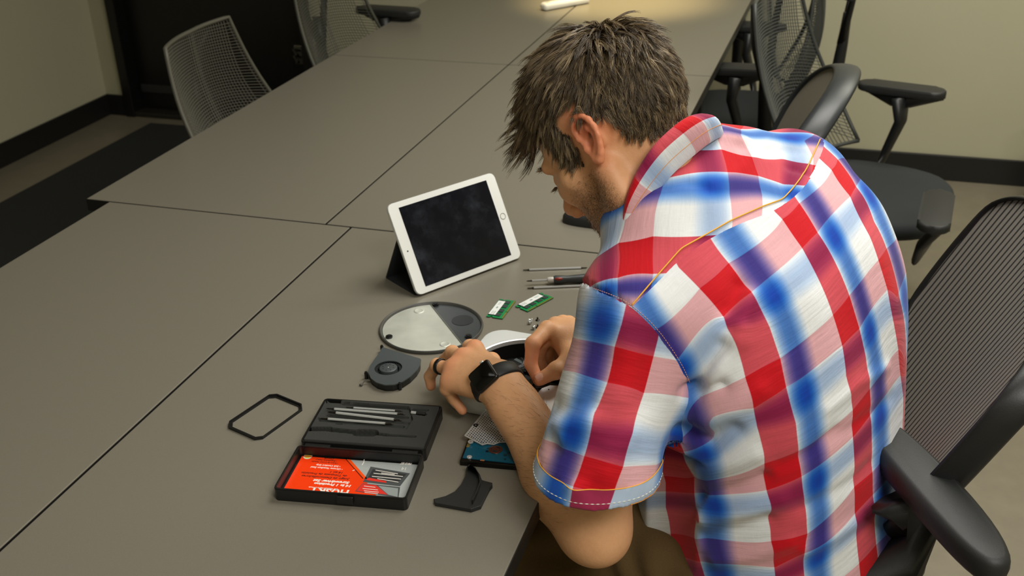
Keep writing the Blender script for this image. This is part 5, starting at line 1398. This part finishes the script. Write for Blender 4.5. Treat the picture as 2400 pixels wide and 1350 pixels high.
for x, y, r_ in ((1103, 1036, .0038), (1115, 997, .0036)):
    q = MP.inverted() @ Vector(W(x, y, zp)); BM().lathe([(.0014, -.0006), (r_, -.0006), (r_, .0006), (.0014, .0006), (.0014, -.0006)], 24, Matrix.Translation((q[0], q[1], .0003))).obj('screw_eyelet', M_steel if r_ > .0037 else M_blk, pp, 'auto')
for q_ in ((1150, 975), (1170, 1000)):
    q = MP.inverted() @ Vector(W(*q_, zp)); BM().cyl((q[0], q[1], -.0135 if q_[0] == 1150 else -.003), (q[0], q[1], -.0005), .0016, n=10).obj('standoff', M_dkst, pp)
# white plate under the man's sleeve
zw = TZ+.0385
PQ = [(1248, 934), (1270, 910), (1289, 903), (1322, 905), (1316, 972), (1276, 974)]
PW = [W(x, y, zw) for x, y in PQ]; MW = frame2(PW[0], PW[3]-PW[0])
wp = mthing('shield_plate', 'plain white flat plate resting on the computer beside the man\'s sleeve', 'metal plate', MW)
lp = [tuple((MW.inverted() @ Vector(p))[:2]) for p in PW]
BM().prism(lp, -.0012, 0).obj('plate', mat('white_plate', (238, 240, 238), .5), wp)
q = MW.inverted() @ Vector(W(1286, 913, zw)); BM().cyl((q[0], q[1], -.001), (q[0], q[1], .0003), .0012, n=12).obj('screw_hole', M_blk, wp)
# --- black curved shroud
zs = TZ+.006
SB_ = [(1016, 1169), (1045, 1163), (1067, 1152), (1082, 1135), (1092, 1115), (1093, 1096), (1100, 1090), (1106, 1093), (1114, 1095), (1125, 1112), (1129, 1126), (1154, 1131), (1154, 1136), (1147, 1142), (1127, 1185), (1104, 1193), (1020, 1178)]
PW = [W(x, y, zs) for x, y in SB_]; MS_ = frame2(sum(PW)/len(PW)*np.array([1, 1, 0])+np.array([0, 0, TZ]), PW[-2]-PW[0])
shd = mthing('plastic_shroud', 'small black curved plastic duct piece lying beside the orange printed case', 'plastic part', MS_)
lp = [tuple((MS_.inverted() @ Vector(p))[:2]) for p in PW]
M_shr = mat('shroud_black', (30, 31, 31), .5, bump=.2, bscale=700)
BM().prism(lp, 0, .006, bev=.0006, seg=2).obj('duct_body', M_shr, shd)
q = [MS_.inverted() @ Vector(W(x, y, TZ+.012)) for x, y in ((1094, 1094), (1100, 1089), (1112, 1096), (1122, 1112), (1124, 1130), (1117, 1150), (1106, 1172))]
b = BM(); q2 = [(v[0], v[1]) for v in q]; th_ = .0016
b.prism(q2+[(x+th_, y-th_*.4) for x, y in q2[::-1]], .004, .0125); b.obj('upright_fin', M_shr, shd)
# --- watch
Vl_b = bvh_of(Vl, Ql)
dA = (wL-eL)/np.linalg.norm(wL-eL); nA = np.cross(dA, [0, 0, 1]); nA /= np.linalg.norm(nA); vA = np.cross(nA, dA)
def arm_ray(o, d):
    h = Vl_b.ray_cast(Vector(o+d*.12), Vector(-d)); return np.array(h[0]) if h[0] is not None else o+d*.03
dd = FW*CAM_F+RT*(1139-1200)+UP*(675-884); dd /= np.linalg.norm(dd)
h = Vl_b.ray_cast(Vector(CPOS), Vector(dd)); pW = np.array(h[0]) if h[0] is not None else wL+vA*.025
cW = eL+dA*((pW-eL)@dA)      # axis point under the watch
r0_ = pW-cW; angW = math.atan2(r0_@vA, r0_@nA)
wt = thing('smart_watch', 'black square-faced smartwatch on the man\'s left wrist', 'watch', tuple(pW))
NB_ = 72; ringp = []
for k in range(NB_):
    a = angW+2*PI*k/NB_; d_ = nA*math.cos(a)+vA*math.sin(a); row = []
    for off_ in (-.0115, -.0085, 0, .0085, .0115):
        p = arm_ray(cW+dA*off_, d_); row.append(p+d_*(.0012 if abs(off_) > .011 else .0030))
    ringp.append(row)
A_ = np.array(ringp); _d = np.linalg.norm(A_-cW, axis=2); _k = np.minimum(1, np.median(_d)*1.12/_d); A_ = cW+(A_-cW)*_k[..., None]
for _ in range(3): A_ = (np.roll(A_, 1, 0)+2*A_+np.roll(A_, -1, 0))/4
inner = cW+(A_[:, 2:3]-cW)*1.0
A2 = np.concatenate([A_, ((A_[:, ::-1]-cW)*.985+cW)], 1)-pW
ids_ = np.arange(NB_*10).reshape(NB_, 10); Qb_ = np.stack([ids_, np.roll(ids_, -1, 1), np.roll(np.roll(ids_, -1, 1), -1, 0), np.roll(ids_, -1, 0)], -1).reshape(-1, 4)
np_mesh('watch_band', A2.reshape(-1, 3), Qb_, mat('black_rubber_band', (34, 35, 35), .55), wt)
nW = (nA*math.cos(angW)+vA*math.sin(angW)); tW = np.cross(dA, nW)
RW = Matrix(((dA[0], tW[0], nW[0]), (dA[1], tW[1], nW[1]), (dA[2], tW[2], nW[2])))
b = BM().box((0, 0, 0), (.0335, .039, .0090), bev=.0042, seg=4); MWt = Matrix.Translation(Vector(nW*.0062)) @ RW.to_4x4()
bmesh.ops.transform(b.b, matrix=MWt, verts=b.b.verts[:]); b.obj('watch_case', mat('space_grey_metal', (58, 56, 55), .3, .8), wt, 'auto')
b = BM().prism(rrect(.0300, .0355, .006, 6), 0, .0012, bev=.0005, seg=2); bmesh.ops.transform(b.b, matrix=Matrix.Translation(Vector(nW*.0102)) @ RW.to_4x4(), verts=b.b.verts[:]); b.obj('watch_glass', mat('watch_glass_black', (6, 6, 8), .12), wt, 'auto')
b = BM(); c_ = Vector(nW*.0062)+Vector(dA*.0165)+Vector(tW*.009); b.cyl(c_, c_+Vector(dA*.0022), .0032, n=18); b.obj('crown', M_steel, wt, 'auto')
# --- ring
r_a = fL['r'][0]+np.array([0, 0, -.010]); r_b = fL['r'][1]; dr = (r_b-r_a)/np.linalg.norm(r_b-r_a); pr0 = r_a+(r_b-r_a)*.78
qz = Vector((0, 0, 1)).rotation_difference(Vector(dr)).to_matrix().to_4x4()
rg_ = BM().lathe([(.0108, -.0032), (.0119, -.0030), (.0121, 0), (.0119, .0030), (.0108, .0032), (.0106, 0), (.0108, -.0032)], 40, qz)
ro = rg_.obj('finger_ring', mat('matt_black_ring', (22, 22, 23), .35, .3), None, True); ro.location = tuple(pr0)
tag(ro, 'plain matt black ring on the man\'s left ring finger', 'ring')
# --- white stick far down the table
a = W(1276, 14, TZ+.016); c = W(1372, -3, TZ+.016); M = frame2((a+c)/2, c-a); M[2][3] = TZ
ws = mthing('white_handset', 'white rounded stick-shaped handset lying at the far end of the tables', 'handset', M)
L_ = np.linalg.norm(c-a)
BM().box((0, 0, .014), (L_+.02, .040, .028), bev=.012, seg=4).obj('body_shell', mat('white_gloss_plastic', (226, 226, 220), .35), ws, 'auto')
BM().box((-L_/2+.012, 0, .0265), (.02, .024, .004), bev=.0015).obj('end_button', mat('pale_grey_plastic', (190, 190, 186), .4), ws)
# ---------------------------------------------------------------- chairs
M_cf = mat('chair_plastic_black', (26, 27, 28), .42, bump=.15, bscale=500)
M_pad = mat('soft_arm_pad', (31, 32, 32), .55, bump=.25, bscale=800)
t = NT('charcoal_seat_fabric'); n = t.noise(900, 2); M_seat = t.out(t.mix(n, srgb((28, 31, 33)), srgb((44, 48, 50))), .92, normal=t.bump(n, .4, .001))
M_chr = mat('chrome', (200, 200, 198), .12, 1)
def base5(root, r=.31, z=.075, rot=.3, mt=None, legm=None):
    BM().cyl((0, 0, .10), (0, 0, .40), .026, n=20).cyl((0, 0, .06), (0, 0, .13), .042, .036, n=20).obj('gas_column', M_cf, root, 'auto')
    BM().box((0, 0, .405), (.20, .16, .05), bev=.015).obj('mechanism', M_cf, root, 'auto')
    for k in range(5):
        a = rot+2*PI*k/5; c, s_ = math.cos(a), math.sin(a)
        BM().tube([(c*q*r, s_*q*r, zz) for q, zz in ((.1, .10), (.4, .112), (.75, .104), (.93, .094), (1.0, .078))], [.022, .021, .017, .015, .013], 10, flat=(1, .8)).obj('base_arm', legm or M_cf, root, 'auto')
        BM().cyl((c*r-s_*.012, s_*r+c*.012, .030), (c*r-s_*.030, s_*r+c*.030, .030), .030, n=22).cyl((c*r+s_*.012, s_*r-c*.012, .030), (c*r+s_*.030, s_*r-c*.030, .030), .030, n=22).cyl((c*r, s_*r, .030), (c*r, s_*r, .085), .010, n=12).cyl((c*r-s_*.02, s_*r+c*.02, .03), (c*r+s_*.02, s_*r-c*.02, .03), .008, n=10).obj('caster', mat('caster_black', (18, 18, 18), .35), root, 'auto')
def seat(root, w=.50, d=.48, z=.46):
    b = BM(); n = 40; out = [(d/2*abs(math.cos(a))**.75*np.sign(math.cos(a))+.0, w/2*abs(math.sin(a))**.7*np.sign(math.sin(a))) for a in np.linspace(0, 2*PI, n+1)[:-1]]
    loops = [(.90, z-.055), (.97, z-.045), (1.0, z-.025), (.985, z-.006), (.93, z), (.6, z-.004), (.2, z-.008)]
    R = [[b.b.verts.new((x*k, y*k, zz-(.035*max(0, x*k/d*2-.62)**1.3))) for x, y in out] for k, zz in loops]
    for A, Bq in zip(R[:-1], R[1:]):
        for i in range(n): b.b.faces.new((A[i], A[(i+1) % n], Bq[(i+1) % n], Bq[i]))
    b.b.faces.new(R[0][::-1]); b.b.faces.new(R[-1])
    return b.obj('seat', M_seat, root, True)
def net_chair(label, loc, rz, pads=True, tint=(72, 76, 70), group=None, arm_z=(.68, .68), tilt=.30, H1=1.0, pad_rot=(0, 0), armx=(0, 0), army=(.285, .285)):
    """open net back hung from a Y tower; faces local +X"""
    r = thing('net_back_chair', label, 'office chair', tuple(loc), rz, group)
    seat(r, .49, .46); base5(r)
    H0 = .52
    def S(u, v):     # u across -1..1, v up 0..1
        hw = .245*(1-.38*max(0, v-.25)**1.2)*(1-.10*max(0, .25-v)/.25)
        x = -.205-tilt*(v-.1)*(H1-H0)-.035*math.sin(v*PI)+.10*abs(u)**1.8*(1-.55*v)+.02*(1-abs(u))
        return Vector((x, u*hw, H0+(H1-H0)*v))
    b = BM()
    b.tube([S(-1, v) for v in np.linspace(0, 1, 14)]+[S(u, 1) for u in np.linspace(-.9, .9, 12)]+[S(1, v) for v in np.linspace(1, 0, 14)], .006, 8)
    b.tube([S(u, 0) for u in np.linspace(-1, 1, 12)], .006, 8)
    b.obj('back_rim', mat('net_rim_%d' % tint[0], tint, .5), r, True)
    b = BM()
    for k in range(1, 44):      # bands sag as arcs across the back, denser towards the middle
        v0 = k/44
        b.tube([S(u, min(.995, max(.004, v0+.16*(1-u*u)*(1-v0)*.9-.02*u))) for u in np.linspace(-1, 1, 17)], .0019, 4, flat=(1.6, .6))
    for k in range(1, 34):
        u = -1+2*k/34; b.tube([S(u*(1-.14*math.sin(v*PI)*(1 if abs(u) < .9 else 0)), v) for v in np.linspace(0, 1, 10)], .0013 if abs(u) > .1 else .002, 4)
    b.obj('net', mat('net_%d' % tint[0], tint, .55), r)
    b = BM()
    b.tube([(-.10, 0, .40), (-.24, 0, .42), (-.30, 0, .52), (-.315, 0, .70), (-.32, 0, .80)], [.03, .03, .024, .018, .014], 10)
    for s_ in (-1, 1): b.tube([(-.31, 0, .70), (-.33, s_*.08, .86), tuple(S(s_*.62, .97)+Vector((-.01, 0, 0)))], [.014, .011, .008], 8)
    b.obj('back_tower', M_cf, r, True)
    if pads:
        for s_, az, pr_, ax, ay in ((-1, arm_z[0], pad_rot[0], armx[0], army[0]), (1, arm_z[1], pad_rot[1], armx[1], army[1])):
            a = BM().tube([(ax-.03, s_*.20, .43), (ax-.03, s_*(ay-.015), .44), (ax-.02, s_*ay, .48), (ax+.01, s_*ay, (.48+az)/2), (ax, s_*ay, az-.02)], [.022, .026, .032, .040, .058], 12, flat=(.42, 1), up=(0, 1, 0)).tube([(ax+math.cos(pr_)*q, s_*ay+math.sin(pr_)*q, az-w) for q, w in ((-.10, .014), (-.02, .03), (.03, .03), (.12, .012))], [.008, .026, .024, .008], 10).obj('armrest', M_cf, r, True)
            BM().prism(rrect(.25, .075, .035, 8), az-.014, az+.008, Matrix.Translation((ax, s_*ay, 0)) @ Matrix.Rotation(pr_, 4, 'Z'), bev=.007, seg=3).obj('arm_pad', M_pad, a, 'auto')
    return r
t = NT('pinstripe_mesh')
uv_ = t.n('ShaderNodeAttribute', attribute_name='mu').outputs['Fac']
fr = t.math('FRACT', uv_); line = t.math('LESS_THAN', t.math('ABSOLUTE', t.math('SUBTRACT', fr, .5)), .15)
n = t.noise(1100, 1, .5); n2 = t.noise(6, 3)
base = t.mix(n, srgb((84, 80, 76)), srgb((134, 128, 122)))
base = t.mix(t.math('MULTIPLY', n2, .45), base, srgb((128, 122, 112)))
M_mesh = t.out(t.mix(line, base, srgb((10, 10, 10))), .8, normal=t.bump(n, .3, .0006))
t2 = NT('plain_grey_mesh'); n = t2.noise(1200, 1); M_mesh2 = t2.out(t2.mix(n, srgb((92, 88, 76)), srgb((128, 122, 106))), .85)
def mesh_chair(label, loc, rz, pad_ang=(0, 0), padx=(0, 0), arm=(.68, .68), H=(.56, 1.03), W2=.25, lean=.34, stripes=44, bow=.05, rim=.011, rimdepth=.02, rimM=None, top_r=.55, armx=(.02, .02), army=.27, padlen=.27, padw=.042, xb=-.19, group=None, mm=None, bot_r=.12, wide_support=False, chrome=False):
    """stretched mesh back in a rounded rim; faces local +X; index 0 = its right side (-Y), 1 = its left (+Y)"""
    r = thing('mesh_back_chair', label, 'office chair', tuple(loc), rz, group)
    seat(r, .50, .48); base5(r, legm=M_chr if chrome else None)
    H0, H1 = H
    def hw(v):
        k = W2*(.92+.08*math.sin(v*PI)); 
        if v > 1-top_r*.5: q = (v-(1-top_r*.5))/(top_r*.5); k *= math.sqrt(max(0, 1-q**2.6))*.999
        if v < bot_r: k *= math.sqrt(max(0, 1-((bot_r-v)/bot_r)**2.4*.75))
        return k
    def S(u, v, off=0):
        y = u*hw(v); x = xb-lean*(v*(H1-H0))*(.75+.35*v)+bow*(y/W2)**2-.012*math.sin(v*PI)+off
        return Vector((x, y, H0+(H1-H0)*v))
    NU, NV = 46, 40; vs_ = np.concatenate([np.linspace(0, .8, 24), .8+.2*np.sin(np.linspace(0, PI/2, 17))[1:]])
    P = []; mu = []
    for v in vs_:
        for u in np.linspace(-1, 1, NU): p = S(u, v); P.append(tuple(p)); mu.append(p[1]/(2*W2)*stripes)
    P = np.array(P); nV = len(vs_); id_ = np.arange(nV*NU).reshape(nV, NU)
    Qm = np.stack([id_[:-1, :-1], id_[:-1, 1:], id_[1:, 1:], id_[1:, :-1]], -1).reshape(-1, 4)
    np_mesh('back_mesh', P, Qm, mm or M_mesh, r, attrs={'mu': ('FLOAT', np.array(mu))})
    loop = [S(-1, v) for v in vs_]+[S(1, v) for v in vs_[::-1]][1:]
    b = BM(); pts_ = loop; rad = rim
    def ring_at(off, r_): b.tube([p+Vector((off, 0, 0)) for p in pts_], r_, 10)
    b.tube([p+Vector((-rimdepth*.45, 0, 0)) for p in pts_], rad, 12, flat=(.75, rimdepth/rad*.62), up=(1, 0, 0))
    b.tube([S(u, 0, -rimdepth*.45) for u in np.linspace(-1, 1, 14)], rad*1.8, 10)
    b.obj('back_frame', rimM or M_cf, r, True)
    b = BM()
    b.tube([(-.06, 0, .405), (-.20, 0, .42), (xb-.06, 0, .52), (xb-.075-lean*.12, 0, .66), tuple(S(0, .45, -.04))], [.034, .034, .028, .024, .018], 10)
    b.obj('back_support', M_chr if chrome else M_cf, r, True)
    BM().tube([tuple(S(u, .30+.02*u*u, -.014)) for u in np.linspace(-.8, .8, 12)], .012, 8, flat=(.5, 2)).obj('lumbar_bar', M_cf, r, True)
    for i, s_ in ((0, -1), (1, 1)):
        z = arm[i]; ax = armx[i]
        if wide_support:
            a = BM().tube([(-.04, s_*.21, .42), (-.04, s_*(army-.005), .43), (-.03, s_*(army+.01), .50), (ax-.01, s_*(army+.01), z-.11), (ax, s_*army, z-.03)], [.024, .028, .034, .046, .070], 12, flat=(1, .38), up=(0, 0, 1)).obj('armrest', M_cf, r, True)
        else:
            a = BM().tube([(-.02, s_*.20, .43), (-.02, s_*army, .44), (-.01, s_*(army+.012), .50), (ax, s_*(army+.012), z-.10), (ax, s_*army, z-.02)], [.022, .026, .025, .025, .030], 10, flat=(1, .7)).obj('armrest', M_cf, r, True)
        M = Matrix.Translation((ax+padx[i], s_*army, 0)) @ Matrix.Rotation(pad_ang[i], 4, 'Z')
        po = [(padlen*.5*math.copysign(abs(math.cos(q))**.85, math.cos(q)), (padw-.15*padw*math.cos(q))*math.copysign(abs(math.sin(q))**.75, math.sin(q))) for q in np.linspace(0, 2*PI, 41)[:-1]]
        b = BM(); n_ = len(po)
        loops = [(.82, z-.020), (.95, z-.014), (1.0, z-.003), (.975, z+.007), (.88, z+.013), (.72, z+.0155)]
        Rr_ = [[b.b.verts.new(M @ Vector((x-(1-k)*padw*math.copysign(min(1, abs(x)/padlen*2.2), x), y*k, zz-.008*(x/padlen*2)**2))) for x, y in po] for k, zz in loops]
        for A, Bq in zip(Rr_[:-1], Rr_[1:]):
            for q in range(n_): b.b.faces.new((A[q], A[(q+1) % n_], Bq[(q+1) % n_], Bq[q]))
        b.b.faces.new(Rr_[0][::-1]); b.b.faces.new(Rr_[-1])
        b.obj('arm_pad', M_pad, a, True)
    return r
# the man's own chair
padF = W(2008, 932, .80); padB = W(2350, 1300, .80)
pc_ = (padF+padB)/2; pd = padF-padB; plen = np.linalg.norm(pd)+.01
RZM = math.radians(177)
cM_ = np.array([-.098, 1.515, 0]); Rm = Matrix.Rotation(-RZM, 3, 'Z'); lpc = Rm @ Vector(pc_-cM_); lpd = Rm @ Vector(pd)
mesh_chair('black office chair the man sits in, its pinstriped mesh back behind his shirt', cM_, RZM, pad_ang=(0, math.atan2(lpd[1], lpd[0])), arm=(.62, .785), armx=(.02, lpc[0]), army=abs(lpc[1]), padlen=plen, padw=.033, W2=.325, stripes=38, H=(.60, .985), lean=.44, xb=-.215, bow=.04, bot_r=.35, wide_support=True, chrome=True, rim=.0075, rimdepth=.034)
mesh_chair('grey mesh-backed chair with broad dark rim, arm pad over the table by the man\'s face', (-.385, 2.335, 0), math.radians(182), arm=(.66, .748), pad_ang=(0, .10), armx=(-.06, -.062), padx=(.05, .09), army=.35, padlen=.27, W2=.225, H=(.56, .97), lean=.36, rim=.010, rimdepth=.045, mm=M_mesh2, rimM=mat('grey_rim', (40, 43, 46), .4), top_r=.9, bow=.04, xb=-.19)
net_chair('black net-backed chair turned from the table, with charcoal seat and T-shaped armrest', (.07, 3.00, 0), math.radians(-14), tint=(58, 60, 58), tilt=.34, H1=.98, arm_z=(.575, .675), pad_rot=(1.72, 0), armx=(.25, .0), army=(.35, .285))
net_chair('shaded office chair tucked to the far table, seen behind the black net back', (-.36, 3.66, 0), math.radians(182), tint=(40, 42, 40), tilt=.15, H1=.90, arm_z=(.68, .68))
net_chair('grey net-backed chair before the black door, back showing above the table edge', (-1.45, 2.58, 0), math.radians(4), tint=(84, 82, 72), H1=.925, tilt=.32, arm_z=(.66, .66))
net_chair('net-backed chair with its dark armrest over the far table, beside the door', (-1.43, 3.27, 0), math.radians(-4), tint=(66, 66, 56), arm_z=(.66, .768), armx=(0, -.20), H1=.98)
# wire waste basket
r = thing('wire_waste_basket', 'silver wire waste basket on the floor by the wall at the right edge', 'waste basket', (.77, 4.14, 0))
M_wire = mat('galvanised_wire', (190, 188, 176), .25, .9)
b = BM(); Hh = .30
for z in np.linspace(.01, Hh, 9): b.tube([((.105+.035*z/Hh)*math.cos(a), (.105+.035*z/Hh)*math.sin(a), z) for a in np.linspace(0, 2*PI, 33)[:-1]], .0016, 5, closed=True)
for k in range(36):
    a = 2*PI*k/36
    for dr_ in (.25, -.25): b.tube([((.105+.035*q)*math.cos(a+dr_*q), (.105+.035*q)*math.sin(a+dr_*q), .01+(Hh-.01)*q) for q in (0, .5, 1)], .0013, 4)
b.obj('wire_wall', M_wire, r); BM().tube([(.141*math.cos(a), .141*math.sin(a), Hh) for a in np.linspace(0, 2*PI, 49)[:-1]], .005, 8, closed=True).obj('rim', M_wire, r, True)
BM().cyl((0, 0, .002), (0, 0, .008), .105, n=32).obj('base', M_wire, r)
for k in range(3): BM().sph((.10*math.cos(2*k+1), .10*math.sin(2*k+1), .008), .011, n=12).obj('foot', M_wire, r, True)
